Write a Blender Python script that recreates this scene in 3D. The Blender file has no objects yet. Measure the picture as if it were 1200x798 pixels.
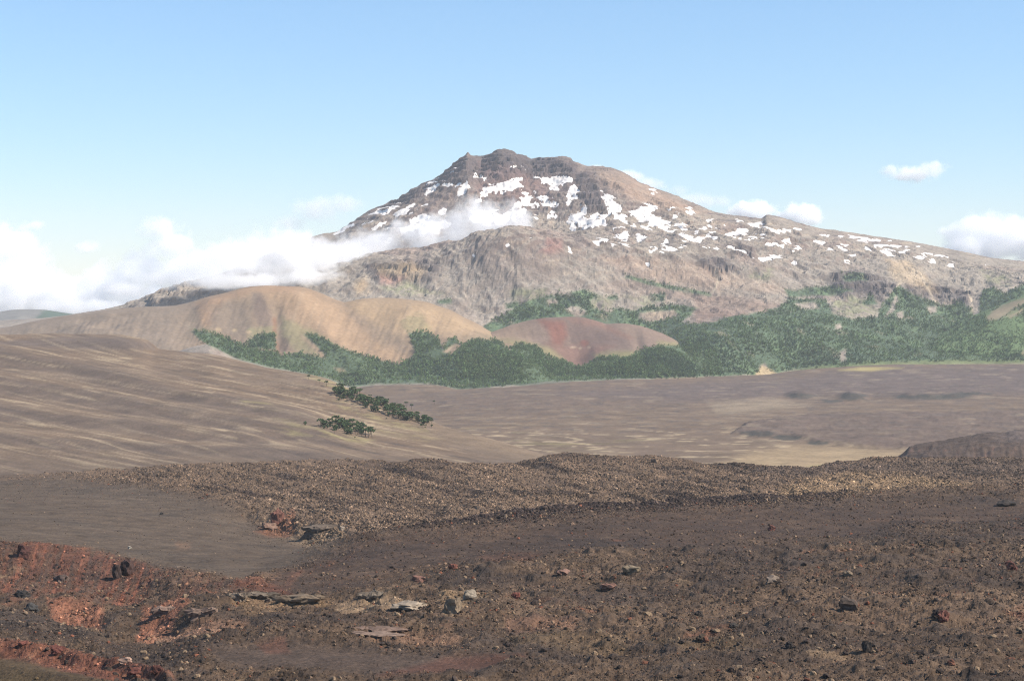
import bpy, bmesh, math, random
import numpy as np
from mathutils import Vector, Matrix, noise as mnoise

random.seed(7)
RNG = np.random.default_rng(11)
SC = bpy.context.scene
COL = SC.collection

# ------------------------------------------------------------------ camera, sky, sun, exposure
F = 1903.0          # focal length in photograph pixels (1200 px wide)
YH = 323.0          # eye level row in the photograph
cam_d = bpy.data.cameras.new('camera')
cam = bpy.data.objects.new('camera', cam_d)
COL.objects.link(cam)
cam.location = (0, 0, 0)
cam.rotation_euler = (math.radians(90), 0, 0)
cam_d.sensor_width = 36.0
cam_d.lens = F / 1200.0 * 36.0
cam_d.shift_y = -(399.0 - YH) / 1200.0
cam_d.clip_start = 1.0
cam_d.clip_end = 120000.0
SC.camera = cam

SUN_AZ = 103.0       # degrees clockwise from the viewing direction (to the right, a little behind)
SUN_EL = 42.0
world = bpy.data.worlds.new('World')
SC.world = world
world.use_nodes = True
wn = world.node_tree
sky = wn.nodes.new('ShaderNodeTexSky')
sky.sky_type = 'NISHITA'
sky.sun_disc = False
sky.sun_elevation = math.radians(SUN_EL)
sky.sun_rotation = math.radians(SUN_AZ)
sky.altitude = 3500.0
sky.air_density = 1.7
sky.dust_density = 0.0
sky.ozone_density = 10.0
bg = wn.nodes['Background']
bg.inputs['Strength'].default_value = 0.149
gam = wn.nodes.new('ShaderNodeGamma')
gam.inputs['Gamma'].default_value = 0.75
wn.links.new(sky.outputs['Color'], gam.inputs['Color'])
wn.links.new(gam.outputs['Color'], bg.inputs['Color'])

sun_d = bpy.data.lights.new('sun', 'SUN')
sun_d.energy = 5.0
sun_d.angle = math.radians(0.5)
sun_d.color = (1.0, 0.92, 0.82)
sun = bpy.data.objects.new('sun', sun_d)
COL.objects.link(sun)
_az, _el = math.radians(SUN_AZ), math.radians(SUN_EL)
to_sun = Vector((math.sin(_az) * math.cos(_el), math.cos(_az) * math.cos(_el), math.sin(_el)))
sun.rotation_euler = to_sun.to_track_quat('Z', 'Y').to_euler()
sun.location = (3000, -3000, 6000)

SC.view_settings.view_transform = 'Standard'
SC.view_settings.look = 'None'
SC.view_settings.gamma = 1.0
SC.view_settings.exposure = 0.8
SC.render.engine = 'CYCLES'
SC.cycles.use_denoising = True
SC.cycles.denoising_prefilter = 'NONE'
SC.cycles.filter_width = 1.1
SC.cycles.max_bounces = 16
SC.cycles.diffuse_bounces = 2
SC.cycles.volume_bounces = 7
SC.cycles.volume_step_rate = 1.0
SC.cycles.volume_max_steps = 256
SC.cycles.transparent_max_bounces = 8

# ------------------------------------------------------------------ numeric helpers
_perm = np.random.default_rng(3).permutation(4096).astype(np.int64)
_ang = np.random.default_rng(4).random(4096) * 2 * np.pi
_gx, _gy = np.cos(_ang).astype(np.float32), np.sin(_ang).astype(np.float32)
_rv = np.random.default_rng(5).random(4096).astype(np.float32)


def _hash(i, j, s):
    return _perm[(_perm[(i + s * 131) & 4095] + j) & 4095]


def pnoise(x, y, s=0):
    """Gradient noise, about -0.7..0.7, scaled to about -1..1."""
    xi = np.floor(x); yi = np.floor(y)
    fx = (x - xi).astype(np.float32); fy = (y - yi).astype(np.float32)
    i = xi.astype(np.int64); j = yi.astype(np.int64)
    u = fx * fx * fx * (fx * (fx * 6 - 15) + 10)
    v = fy * fy * fy * (fy * (fy * 6 - 15) + 10)
    def g(di, dj):
        h = _hash(i + di, j + dj, s)
        return _gx[h] * (fx - di) + _gy[h] * (fy - dj)
    a, b, c, d = g(0, 0), g(1, 0), g(0, 1), g(1, 1)
    return ((a + (b - a) * u) + ((c + (d - c) * u) - (a + (b - a) * u)) * v) * 1.45


def fbm(x, y, octv=5, s=0, gain=0.5, ridged=False):
    a, tot, out = 1.0, 0.0, 0.0
    cr, sr = math.cos(0.6), math.sin(0.6)
    for o in range(octv):
        n = pnoise(x, y, s + o)
        if ridged:
            n = 1.0 - 2.0 * np.abs(n)
        out = out + a * n
        tot += a
        a *= gain
        x, y = (x * cr - y * sr) * 2.03 + 17.3, (x * sr + y * cr) * 2.03 - 9.1
    return out / tot


def worley(x, y, s=0):
    """Distance to the nearest jittered point and that point's random value."""
    xi = np.floor(x).astype(np.int64); yi = np.floor(y).astype(np.int64)
    best = np.full(np.shape(x), 9.0, np.float32); val = np.zeros(np.shape(x), np.float32)
    for di in (-1, 0, 1):
        for dj in (-1, 0, 1):
            h = _hash(xi + di, yi + dj, s)
            px = xi + di + _rv[h]; py = yi + dj + _rv[(h * 7 + 13) & 4095]
            d = np.hypot(x - px, y - py)
            m = d < best
            best = np.where(m, d, best); val = np.where(m, _rv[(h * 3 + 5) & 4095], val)
    return best, val


def sstep(a, b, x):
    t = np.clip((x - a) / (b - a), 0, 1)
    return t * t * (3 - 2 * t)


def _slopes(X, Z):
    """Monotone cubic slopes along axis 0."""
    h = np.diff(X, axis=0); d = np.diff(Z, axis=0) / h
    m = np.zeros_like(Z)
    if len(X) > 2:
        w1 = 2 * h[1:] + h[:-1]; w2 = h[1:] + 2 * h[:-1]
        with np.errstate(divide='ignore', invalid='ignore'):
            hm = (w1 + w2) / (w1 / d[:-1] + w2 / d[1:])
        m[1:-1] = np.where(d[:-1] * d[1:] > 0, np.nan_to_num(hm), 0)
    m[0] = d[0]; m[-1] = d[-1]
    return m


def curve(pts, x, lin=False):
    p = np.array(pts, float)
    if np.ndim(pts) == 0:
        return np.full(np.shape(x), float(pts))
    if lin or len(p) < 3:
        return np.interp(x, p[:, 0], p[:, 1])
    X, Y = p[:, 0], p[:, 1]
    m = _slopes(X[:, None], Y[:, None])[:, 0]
    xc = np.clip(x, X[0], X[-1])
    k = np.clip(np.searchsorted(X, xc) - 1, 0, len(X) - 2)
    h = X[k + 1] - X[k]; t = (xc - X[k]) / h
    return ((1 + 2 * t) * (1 - t) ** 2 * Y[k] + t * (1 - t) ** 2 * h * m[k] + t * t * (3 - 2 * t) * Y[k + 1] + t * t * (t - 1) * h * m[k + 1])


class Loft:
    """A base height field through profile lines, each given as (distance, bearing row) seen from the viewpoint."""
    def __init__(self, curves, x0=-500, x1=1700, lin=False, step=2.0):
        self.x0, self.step = x0, step
        xs = np.arange(x0, x1 + step, step)
        self.n = len(xs)
        D = np.array([curve(c[0], xs, False) for c in curves])
        Yp = np.array([curve(c[1], xs, lin) for c in curves])
        self.D = D
        self.Z = D * (YH - Yp) / F
        self.M = _slopes(self.D, self.Z)

    def _col(self, c, Y):
        D, Z, M = self.D, self.Z, self.M
        out = np.where(Y <= D[0][c], Z[0][c], Z[-1][c])
        for k in range(len(D) - 1):
            a, b = D[k][c], D[k + 1][c]
            m = (Y > a) & (Y <= b)
            h = b - a; t = np.clip((Y - a) / h, 0, 1)
            z = ((1 + 2 * t) * (1 - t) ** 2 * Z[k][c] + t * (1 - t) ** 2 * h * M[k][c] + t * t * (3 - 2 * t) * Z[k + 1][c] + t * t * (t - 1) * h * M[k + 1][c])
            out = np.where(m, z, out)
        return out

    def __call__(self, X, Y):
        g = np.clip((F * X / Y + 600 - self.x0) / self.step, 0, self.n - 1.001)
        c = g.astype(np.int64); t = g - c
        return self._col(c, Y) * (1 - t) + self._col(c + 1, Y) * t


def project(X, Y, Z):
    return 600 + F * X / Y, YH - F * Z / Y


class PGrid:
    """Ground grid whose columns are bearings and whose rows are distances (equal or geometric steps)."""
    def __init__(self, x0, x1, nx, d0, d1, nd, geo=True):
        self.x0, self.x1, self.nx, self.d0, self.d1, self.nd, self.geo = x0, x1, nx, d0, d1, nd, geo
        xs = np.linspace(x0, x1, nx)
        ds = np.geomspace(d0, d1, nd) if geo else np.linspace(d0, d1, nd)
        self.xs, self.ds = xs, ds
        self.Y = np.repeat(ds[:, None], nx, 1)
        self.X = self.Y * (xs[None, :] - 600) / F
        self.Z = None

    def zf(self, X, Y, arr=None):
        A = self.Z if arr is None else arr
        gx = (600 + F * X / Y - self.x0) / (self.x1 - self.x0) * (self.nx - 1)
        if self.geo:
            gy = np.log(np.maximum(Y, 1) / self.d0) / math.log(self.d1 / self.d0) * (self.nd - 1)
        else:
            gy = (Y - self.d0) / (self.d1 - self.d0) * (self.nd - 1)
        return bil(A, gx, gy)


class RGrid:
    def __init__(self, X0, X1, nx, Y0, Y1, ny):
        self.X0, self.X1, self.nx, self.Y0, self.Y1, self.ny = X0, X1, nx, Y0, Y1, ny
        self.X, self.Y = np.meshgrid(np.linspace(X0, X1, nx), np.linspace(Y0, Y1, ny))
        self.Z = None

    def zf(self, X, Y, arr=None):
        A = self.Z if arr is None else arr
        return bil(A, (X - self.X0) / (self.X1 - self.X0) * (self.nx - 1), (Y - self.Y0) / (self.Y1 - self.Y0) * (self.ny - 1))


def bil(A, gx, gy):
    ny, nx = A.shape[:2]
    ok = (gx >= 0) & (gx <= nx - 1) & (gy >= 0) & (gy <= ny - 1)
    cx = np.clip(gx, 0, nx - 1.001); cy = np.clip(gy, 0, ny - 1.001)
    i = cx.astype(np.int64); j = cy.astype(np.int64)
    tx = cx - i; ty = cy - j
    if A.ndim == 3:
        tx = tx[..., None]; ty = ty[..., None]
        return (A[j, i] * (1 - tx) + A[j, i + 1] * tx) * (1 - ty) + (A[j + 1, i] * (1 - tx) + A[j + 1, i + 1] * tx) * ty
    z = (A[j, i] * (1 - tx) + A[j, i + 1] * tx) * (1 - ty) + (A[j + 1, i] * (1 - tx) + A[j + 1, i + 1] * tx) * ty
    return np.where(ok, z, -1e9)


def polydist(px, py, poly):
    """Signed distance to a polygon, negative inside."""
    p = np.array(poly, float)
    best = np.full(px.shape, 1e18); inside = np.zeros(px.shape, bool)
    for k in range(len(p)):
        ax, ay = p[k]; bx, by = p[(k + 1) % len(p)]
        ex, ey = bx - ax, by - ay
        t = np.clip(((px - ax) * ex + (py - ay) * ey) / max(ex * ex + ey * ey, 1e-9), 0, 1)
        best = np.minimum(best, (px - ax - t * ex) ** 2 + (py - ay - t * ey) ** 2)
        if ay != by:
            inside ^= ((ay > py) != (by > py)) & (px < ex * (py - ay) / (by - ay) + ax)
    d = np.sqrt(best)
    return np.where(inside, -d, d)


def pmask(px, py, poly, soft=3.0, wx=0, wy=0):
    """0..1 mask of a polygon with soft edges, optionally warped."""
    qx = px + wx; qy = py + wy
    p = np.array(poly, float)
    m = (qx > p[:, 0].min() - soft) & (qx < p[:, 0].max() + soft) & (qy > p[:, 1].min() - soft) & (qy < p[:, 1].max() + soft)
    out = np.zeros(px.shape)
    if m.any():
        out[m] = 1 - sstep(-soft, soft, polydist(qx[m], qy[m], poly))
    return out


def ell(px, py, cx, cy, rx, ry, soft=0.35):
    d = np.hypot((px - cx) / rx, (py - cy) / ry)
    return 1 - sstep(1 - soft, 1 + soft, d)


ALB = 0.585          # reflectance of a surface relative to how bright the sunlit surface looks


def rgb(r, g, b, k=1.0):
    v = np.array([r, g, b], float) / 255.0
    v = np.where(v <= 0.04045, v / 12.92, ((v + 0.055) / 1.055) ** 2.4)
    return v * ALB * k * np.array([0.98, 0.985, 0.88])


def mix(A, c, m):
    m = np.asarray(m)[..., None]
    return A * (1 - m) + np.asarray(c) * m


# ------------------------------------------------------------------ blender helpers
def tag(o, label=None, cat=None, group=None, kind=None):
    if label: o['label'] = label
    if cat: o['category'] = cat
    if group: o['group'] = group
    if kind: o['kind'] = kind
    return o


def link(name, me, mat=None, parent=None):
    o = bpy.data.objects.new(name, me)
    COL.objects.link(o)
    if mat is not None and not me.materials:
        me.materials.append(mat)
    if parent is not None:
        o.parent = parent
    return o


def mesh_np(name, V, Q, col=None, smooth=True):
    """Mesh from vertex and face arrays (faces all of one length)."""
    me = bpy.data.meshes.new(name)
    V = np.ascontiguousarray(V, np.float32); Q = np.ascontiguousarray(Q, np.int32)
    nf, k = Q.shape
    me.vertices.add(len(V)); me.vertices.foreach_set('co', V.ravel())
    me.loops.add(nf * k); me.loops.foreach_set('vertex_index', Q.ravel())
    me.polygons.add(nf)
    me.polygons.foreach_set('loop_start', np.arange(0, nf * k, k, dtype=np.int32))
    me.polygons.foreach_set('use_smooth', np.full(nf, smooth))
    if col is not None:
        a = me.attributes.new('tint', 'FLOAT_COLOR', 'POINT')
        c = np.ones((len(V), 4), np.float32); c[:, :3] = np.clip(col, 0.002, 0.95)
        a.data.foreach_set('color', c.ravel())
    me.update(calc_edges=True)
    return me


def grid_quads(nr, nc):
    i = np.arange((nr - 1) * (nc - 1)); r = i // (nc - 1); c = i % (nc - 1)
    a = r * nc + c
    return np.stack([a, a + 1, a + 1 + nc, a + nc], 1)


def grid_mesh(name, X, Y, Z, col, smooth=True):
    V = np.stack([X, Y, Z], -1).reshape(-1, 3)
    return mesh_np(name, V, grid_quads(*X.shape), col.reshape(-1, 3), smooth)


def nd(nt, typ, **kw):
    n = nt.nodes.new(typ)
    for k, v in kw.items():
        setattr(n, k, v)
    return n


def earth_mat(name, s1=0.02, s2=0.2, amp=0.35, bump=0.0, rough=0.95, instancer=False, bscale=None):
    """Matt ground: the vertex tint broken up by two octave bands of noise, with fine relief."""
    m = bpy.data.materials.new(name); m.use_nodes = True
    nt = m.node_tree; b = nt.nodes['Principled BSDF']
    b.inputs['Roughness'].default_value = rough
    b.inputs['Specular IOR Level'].default_value = 0.15
    at = nd(nt, 'ShaderNodeAttribute', attribute_name='tint')
    if instancer:
        at.attribute_type = 'INSTANCER'
    geo = nd(nt, 'ShaderNodeNewGeometry')
    val = None
    for sc, w in ((s1, 0.5), (s2, 0.5)):
        t = nd(nt, 'ShaderNodeTexNoise'); t.inputs['Scale'].default_value = sc
        t.inputs['Detail'].default_value = 5; t.inputs['Roughness'].default_value = 0.62
        nt.links.new(geo.outputs['Position'], t.inputs['Vector'])
        mr = nd(nt, 'ShaderNodeMapRange')
        mr.inputs['From Min'].default_value = 0.25; mr.inputs['From Max'].default_value = 0.75
        mr.inputs['To Min'].default_value = 1 - amp; mr.inputs['To Max'].default_value = 1 + amp
        nt.links.new(t.outputs['Fac'], mr.inputs['Value'])
        if val is None:
            val = mr.outputs['Result']
        else:
            mu = nd(nt, 'ShaderNodeMath', operation='MULTIPLY')
            nt.links.new(val, mu.inputs[0]); nt.links.new(mr.outputs['Result'], mu.inputs[1])
            val = mu.outputs[0]
    vm = nd(nt, 'ShaderNodeVectorMath', operation='SCALE')
    nt.links.new(at.outputs['Color'], vm.inputs[0]); nt.links.new(val, vm.inputs['Scale'])
    nt.links.new(vm.outputs[0], b.inputs['Base Color'])
    if bump:
        t = nd(nt, 'ShaderNodeTexNoise'); t.inputs['Scale'].default_value = bscale or s2
        t.inputs['Detail'].default_value = 6; t.inputs['Roughness'].default_value = 0.65
        nt.links.new(geo.outputs['Position'], t.inputs['Vector'])
        bp = nd(nt, 'ShaderNodeBump'); bp.inputs['Strength'].default_value = 1.0; bp.inputs['Distance'].default_value = bump
        nt.links.new(t.outputs['Fac'], bp.inputs['Height']); nt.links.new(bp.outputs['Normal'], b.inputs['Normal'])
    return m


M_lava = earth_mat('lava_ground', 0.05, 0.4, 0.4, 2.0, bscale=0.25)
M_ash = earth_mat('ash_ground', 0.02, 0.2, 0.26, 1.4, bscale=0.12)
M_plain = earth_mat('plain_ground', 0.01, 0.09, 0.28, 2.0, bscale=0.05)
M_hill = earth_mat('cinder_ground', 0.006, 0.07, 0.18, 1.8, bscale=0.05)
M_rock = earth_mat('mountain_rock', 0.008, 0.06, 0.30, 4.5, bscale=0.04)
M_stone = earth_mat('stone', 0.5, 2.5, 0.3, 0.15, bscale=2.0)
M_rubble = earth_mat('rubble', 0.5, 2.5, 0.25, 0.0, instancer=True)
M_tree_i = earth_mat('leaf_canopy', 0.2, 1.0, 0.2, 0.0, instancer=True, rough=0.8)
M_crown = earth_mat('leaf_crown', 0.2, 1.0, 0.25, 0.0, rough=0.8)

M_snow = bpy.data.materials.new('snow_sun_tinted'); M_snow.use_nodes = True
_b = M_snow.node_tree.nodes['Principled BSDF']
_b.inputs['Base Color'].default_value = (0.86, 0.83, 0.79, 1); _b.inputs['Roughness'].default_value = 0.85
_t = nd(M_snow.node_tree, 'ShaderNodeTexNoise'); _t.inputs['Scale'].default_value = 0.02; _t.inputs['Detail'].default_value = 5
_r = nd(M_snow.node_tree, 'ShaderNodeValToRGB')
_r.color_ramp.elements[0].position = 0.3; _r.color_ramp.elements[0].color = (0.47, 0.425, 0.385, 1)  # snow colour darkened against clipping and warmed for the sunlight on it
_r.color_ramp.elements[1].position = 0.55; _r.color_ramp.elements[1].color = (0.66, 0.615, 0.565, 1)
_g = nd(M_snow.node_tree, 'ShaderNodeNewGeometry')
M_snow.node_tree.links.new(_g.outputs['Position'], _t.inputs['Vector'])
M_snow.node_tree.links.new(_t.outputs['Fac'], _r.inputs['Fac'])
M_snow.node_tree.links.new(_r.outputs['Color'], _b.inputs['Base Color'])

# ------------------------------------------------------------------ VOLCANO
SKY_V = [(-500, 378), (-150, 380), (0, 376), (60, 372), (96, 367), (122, 363), (164, 352), (193, 340.5), (218, 332), (245, 326), (270, 317), (300, 305), (330, 293), (355, 282), (382, 274.5), (392, 273), (416, 259), (433, 248), (465, 235), (487, 221), (513, 209.6), (528, 197), (538, 188), (544, 184), (548, 180.5), (553, 183.5), (564, 186.8), (575, 182), (583, 178.5), (589, 178), (601, 179.5), (612, 185), (623, 189), (640, 187), (655, 184.5), (662, 184.5), (671, 189.5), (680, 193.5), (688, 196.5), (710, 197.2), (726, 201.5), (740, 209), (753, 217), (770, 223), (785, 228), (802, 235), (819, 242), (841, 250.6), (870, 255), (892, 257.5), (899, 253), (909, 254.5), (917, 256.5), (943, 264.5), (965, 269.5), (996, 273.5), (1041, 280), (1075, 285.5), (1132, 296.5), (1166, 303.5), (1200, 307), (1350, 330), (1700, 372)]
D_EDGE = [(-500, 7500), (640, 7550), (800, 8000), (950, 8450), (1200, 8500), (1700, 8500)]
Y_EDGE = [(-500, 470), (0, 455), (180, 425), (245, 406), (276, 421), (313, 430.5), (353, 437), (381, 443), (410, 454), (440, 451), (500, 450), (520, 452), (537, 456), (557, 455), (613, 452), (659, 447.5), (741, 444.5), (840, 441), (893, 439), (930, 434), (1016, 428), (1073, 425.5), (1200, 425), (1700, 430)]
def plus(pts, dd): return [(x, v + dd) for x, v in pts]
V = Loft([
    (plus(D_EDGE, -260), [(x, y + 40) for x, y in Y_EDGE]),
    (D_EDGE, Y_EDGE),
    ([(-500, 8300), (640, 8350), (1200, 9000), (1700, 9000)], [(-500, 440), (200, 412), (400, 425), (520, 420), (580, 424), (640, 436), (715, 436), (760, 426), (800, 410), (860, 397), (960, 398), (1040, 402), (1200, 405), (1700, 410)]),
    ([(-500, 9200), (560, 9200), (800, 9450), (1200, 9900), (1700, 9900)], [(-500, 410), (100, 385), (250, 366), (380, 352), (480, 352), (560, 355), (640, 346), (700, 352), (760, 357), (830, 356), (900, 352), (960, 356), (1040, 352), (1110, 362), (1160, 352), (1200, 345), (1700, 385)]),
    ([(-500, 9800), (300, 9800), (600, 9700), (800, 9950), (1200, 10500), (1700, 10500)], [(-500, 405), (100, 376), (200, 350), (300, 336), (360, 324), (400, 318), (440, 309), (500, 303), (540, 293), (570, 281), (598, 275), (630, 279), (670, 289), (720, 298), (780, 300), (840, 303), (900, 310), (960, 314), (1040, 316), (1120, 325), (1200, 325), (1700, 382)]),
    ([(-500, 10350), (300, 10350), (600, 10450), (800, 10500), (1200, 10900), (1700, 10900)], [(-500, 402), (100, 374), (200, 348), (300, 334), (360, 318), (440, 304), (500, 290), (560, 282), (598, 281), (660, 280), (720, 275), (780, 280), (860, 284), (960, 293), (1060, 300), (1140, 312), (1200, 318), (1700, 380)]),
    ([(-500, 11000), (300, 11200), (560, 11900), (640, 11950), (800, 11700), (1000, 11500), (1700, 11500)], SKY_V),
    ([(-500, 12200), (300, 12600), (560, 13400), (1000, 12900), (1700, 12900)], [(x, y + 130) for x, y in SKY_V if x % 5 == 0 or x < 0]),
], lin=False)
VG = RGrid(-3750, 4950, 940, 7260, 12900, 400)
X, Y = VG.X, VG.Y
Z = V(X, Y)
x0_, y0_ = project(X, Y, Z)
elev = sstep(-450, 500, Z)
skyd = np.interp(x0_.ravel(), *np.array(SKY_V).T).reshape(Z.shape)
near_sky = sstep(2, np.where(x0_ < 330, 9, 24), np.abs(y0_ - skyd))              # less relief right at the skyline
wx = X + 120 * fbm(X / 700, Y / 700, 3, 50); wy = Y + 120 * fbm(X / 700, Y / 700, 3, 60)
th = np.arctan2(X - 60, -(Y - 12100)); rr = np.hypot(X - 60, Y - 12100)
gull = fbm(th * 16 + 0.5 * fbm(X / 500, Y / 500, 2, 5), rr / 1500, 4, 20, 0.55, ridged=True)
rough = fbm(wx / 520, wy / 520, 6, 30, 0.52, ridged=True)
apron = sstep(-420, -150, Z)
Z = Z + near_sky * apron * (6 * gull * sstep(300, 1800, rr) + 52 * rough * (0.6 + 0.4 * elev) + 24 * fbm(wx / 170, wy / 170, 4, 36, 0.55, ridged=True)) + 7 * apron * fbm(X / 60, Y / 60, 4, 41, 0.6, ridged=True)
Z = Z + 14 * (1 - apron) * sstep(-515, -470, Z) * fbm(X / 300, Y / 300, 4, 44)


def erode(Z, dx, dy, n, steps, batches, seed, rate=0.22, dep=0.18):
    rng = np.random.default_rng(seed)
    ny, nx = Z.shape
    Z = Z.copy()
    for b in range(batches):
        px = rng.random(n) * (nx - 3) + 1; py = rng.random(n) * (ny - 3) + 1
        vx = np.zeros(n); vy = np.zeros(n); sed = np.zeros(n); alive = np.ones(n, bool)
        for s in range(steps):
            i = px.astype(np.int64); j = py.astype(np.int64); tx = px - i; ty = py - j
            a = Z[j, i]; bb = Z[j, i + 1]; c = Z[j + 1, i]; d = Z[j + 1, i + 1]
            gx = ((bb - a) * (1 - ty) + (d - c) * ty) / dx; gy = ((c - a) * (1 - tx) + (d - b_(d, bb)) * tx) / dy if False else ((c - a) * (1 - tx) + (d - bb) * tx) / dy
            vx = vx * 0.45 - gx * 0.55; vy = vy * 0.45 - gy * 0.55
            L = np.hypot(vx, vy) + 1e-6
            sl = np.hypot(gx, gy)
            cap = np.clip(sl, 0.02, 0.9) * 6.0
            er = np.where(sed < cap, np.minimum((cap - sed) * rate, 1.1), -(sed - cap) * dep) * alive
            sed = sed + er
            np.add.at(Z, (j, i), -er * (1 - tx) * (1 - ty)); np.add.at(Z, (j, i + 1), -er * tx * (1 - ty))
            np.add.at(Z, (j + 1, i), -er * (1 - tx) * ty); np.add.at(Z, (j + 1, i + 1), -er * tx * ty)
            px = px + vx / L * (dy / dx) * 0.9; py = py + vy / L * 0.9
            alive &= (px > 1) & (px < nx - 3) & (py > 1) & (py < ny - 3)
            px = np.clip(px, 1, nx - 3); py = np.clip(py, 1, ny - 3)
    return Z


dxv = (VG.X1 - VG.X0) / (VG.nx - 1); dyv = (VG.Y1 - VG.Y0) / (VG.ny - 1)
Ze = erode(Z, dxv, dyv, 9000, 60, 6, 5)
# keep the skyline, take the carving on the faces, limit to sane depth
dz = np.clip(Ze - Z, -18, 10)
for _ in range(1):
    dz = (dz + np.roll(dz, 1, 0) + np.roll(dz, -1, 0) + np.roll(dz, 1, 1) + np.roll(dz, -1, 1)) / 5
Z = Z + dz * (0.25 + 0.75 * near_sky) * sstep(-440, -250, Z)
px_, py_ = project(X, Y, Z)
# lava strata: benches and cliffs on the upper cone and in the cliff bands below
CLIFFS = [[(150, 356), (193, 341), (218, 332), (300, 318), (300, 336), (240, 348), (200, 360)],
          [(535, 190), (590, 178), (640, 186), (672, 188), (678, 206), (640, 208), (610, 214), (575, 212), (540, 214), (510, 222), (500, 214)],
          [(674, 205), (690, 204), (704, 226), (712, 246), (690, 250), (680, 235)],
          [(440, 250), (470, 232), (515, 207), (510, 226), (470, 240), (452, 250)],
          [(820, 300), (860, 310), (865, 318), (820, 318)],
          [(975, 322), (1010, 318), (1035, 328), (1060, 338), (1030, 352), (985, 350), (975, 338)],
          [(1060, 332), (1100, 335), (1140, 345), (1138, 360), (1090, 352), (1060, 345)],
          [(870, 288), (885, 292), (880, 300), (850, 292)],
          [(430, 312), (500, 304), (520, 316), (500, 330), (440, 328)]]
cl = np.zeros(Z.shape)
nw = 6 * fbm(X / 150, Y / 150, 3, 70)
for p in CLIFFS:
    cl = np.maximum(cl, pmask(px_, py_, p, 6, nw, nw))
tw = np.clip(cl + 0.55 * sstep(60, 400, Z) * sstep(-0.15, 0.35, fbm(X / 260, Y / 260, 3, 85)), 0, 1)
hs = 46.0
ph = (Z + 60 * fbm(X / 500, Y / 500, 4, 80)) / hs
fr = ph - np.floor(ph)
Z = Z + tw * 0.8 * hs * (sstep(0.3, 0.7, fr) - fr) + cl * (0.3 + 0.7 * near_sky) * 22 * fbm(X / 85, Y / 85, 5, 90, 0.6, ridged=True) + cl * 7 * fbm(X / 26, Y / 26, 3, 91, 0.6, ridged=True) + 5 * sstep(150, 450, Z) * fbm(X / 50, Y / 50, 4, 95, 0.6, ridged=True)
VG.Z = Z
px_, py_ = project(X, Y, Z)
gy_, gx_ = np.gradient(Z, dyv, dxv)
slope = np.hypot(gx_, gy_)
curv = sum(np.roll(Z, s, a) for a in (0, 1) for s in (6, -6)) / 4 - Z
n1 = fbm(X / 420, Y / 420, 5, 100); n2 = fbm(X / 110, Y / 110, 5, 110); n3 = fbm(X / 1300, Y / 1300, 4, 120)
streak = fbm(th * 60, rr / 900, 4, 130, 0.6)
C = np.empty(Z.shape + (3,)); C[:] = rgb(163, 150, 143)
C = mix(C, rgb(180, 165, 154), sstep(-0.1, 0.6, n3))
C = mix(C, rgb(160, 138, 132), sstep(0.05, 0.5, n1) * 0.7)
C = mix(C, rgb(178, 160, 146), sstep(0.0, 0.5, streak) * 0.5)
C = mix(C, rgb(128, 108, 104), sstep(0.6, 0.95, slope + 0.15 * n2) * 0.75)
crop_ = fbm(X / 150, Z / 26, 4, 140, 0.55) + 0.5 * fbm(X / 700, Y / 700, 3, 150)
C = mix(C, rgb(104, 94, 97), sstep(0.16, 0.42, crop_) * apron * (0.4 + 0.5 * sstep(100, 420, Z)))
C = mix(C, rgb(206, 184, 164), sstep(0.2, 0.5, -crop_ + 0.3 * n2) * apron * 0.4)
spk = fbm(X / 34, Y / 34, 3, 160)
C = mix(C, rgb(96, 88, 92), sstep(0.28, 0.5, spk + 0.35 * n1) * apron * 0.75)
C = mix(C, rgb(116, 98, 98), sstep(300, 620, Z + 160 * n1) * 0.6)
C = mix(C, rgb(164, 154, 147), (1 - sstep(-60, 260, Z + 140 * n1)) * apron * 0.45)
C = mix(C, rgb(90, 82, 87), np.clip(cl * (0.75 + 0.7 * n2), 0, 0.95) * np.where(px_ < 330, 0.1, 1))
# coloured zones of the cone
for poly, c, k in (([(700, 198), (730, 203), (800, 238), (830, 250), (790, 250), (735, 232), (705, 215)], (198, 166, 146), 0.6),
                   ([(560, 190), (600, 196), (640, 215), (650, 240), (600, 235), (560, 225)], (150, 116, 112), 0.5),
                   ([(640, 278), (660, 282), (655, 298), (635, 296)], (168, 118, 112), 0.7),
                   ([(438, 312), (480, 306), (500, 318), (488, 328), (450, 326)], (206, 176, 140), 0.6),
                   ([(445, 324), (475, 326), (470, 334), (445, 332)], (186, 132, 122), 0.7),
                   ([(415, 328), (430, 326), (432, 342), (416, 346)], (205, 172, 135), 0.7),
                   ([(1040, 305), (1062, 304), (1085, 322), (1100, 345), (1070, 335), (1045, 325)], (214, 186, 156), 0.7),
                   ([(700, 300), (800, 305), (900, 330), (930, 345), (840, 340), (740, 322)], (186, 156, 140), 0.6),
                   ([(815, 347), (870, 346), (915, 356), (905, 364), (850, 372), (810, 378)], (150, 122, 112), 0.8),
                   ([(748, 364), (796, 362), (800, 372), (760, 378)], (176, 152, 132), 0.8),
                   ([(735, 326), (790, 332), (880, 348), (830, 356), (760, 348), (690, 336)], (150, 128, 120), 0.6)):
    C = mix(C, rgb(*c), k * pmask(px_, py_, poly, 5, 8 * n2, 6 * n2) * (0.7 + 0.4 * n1))
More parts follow.
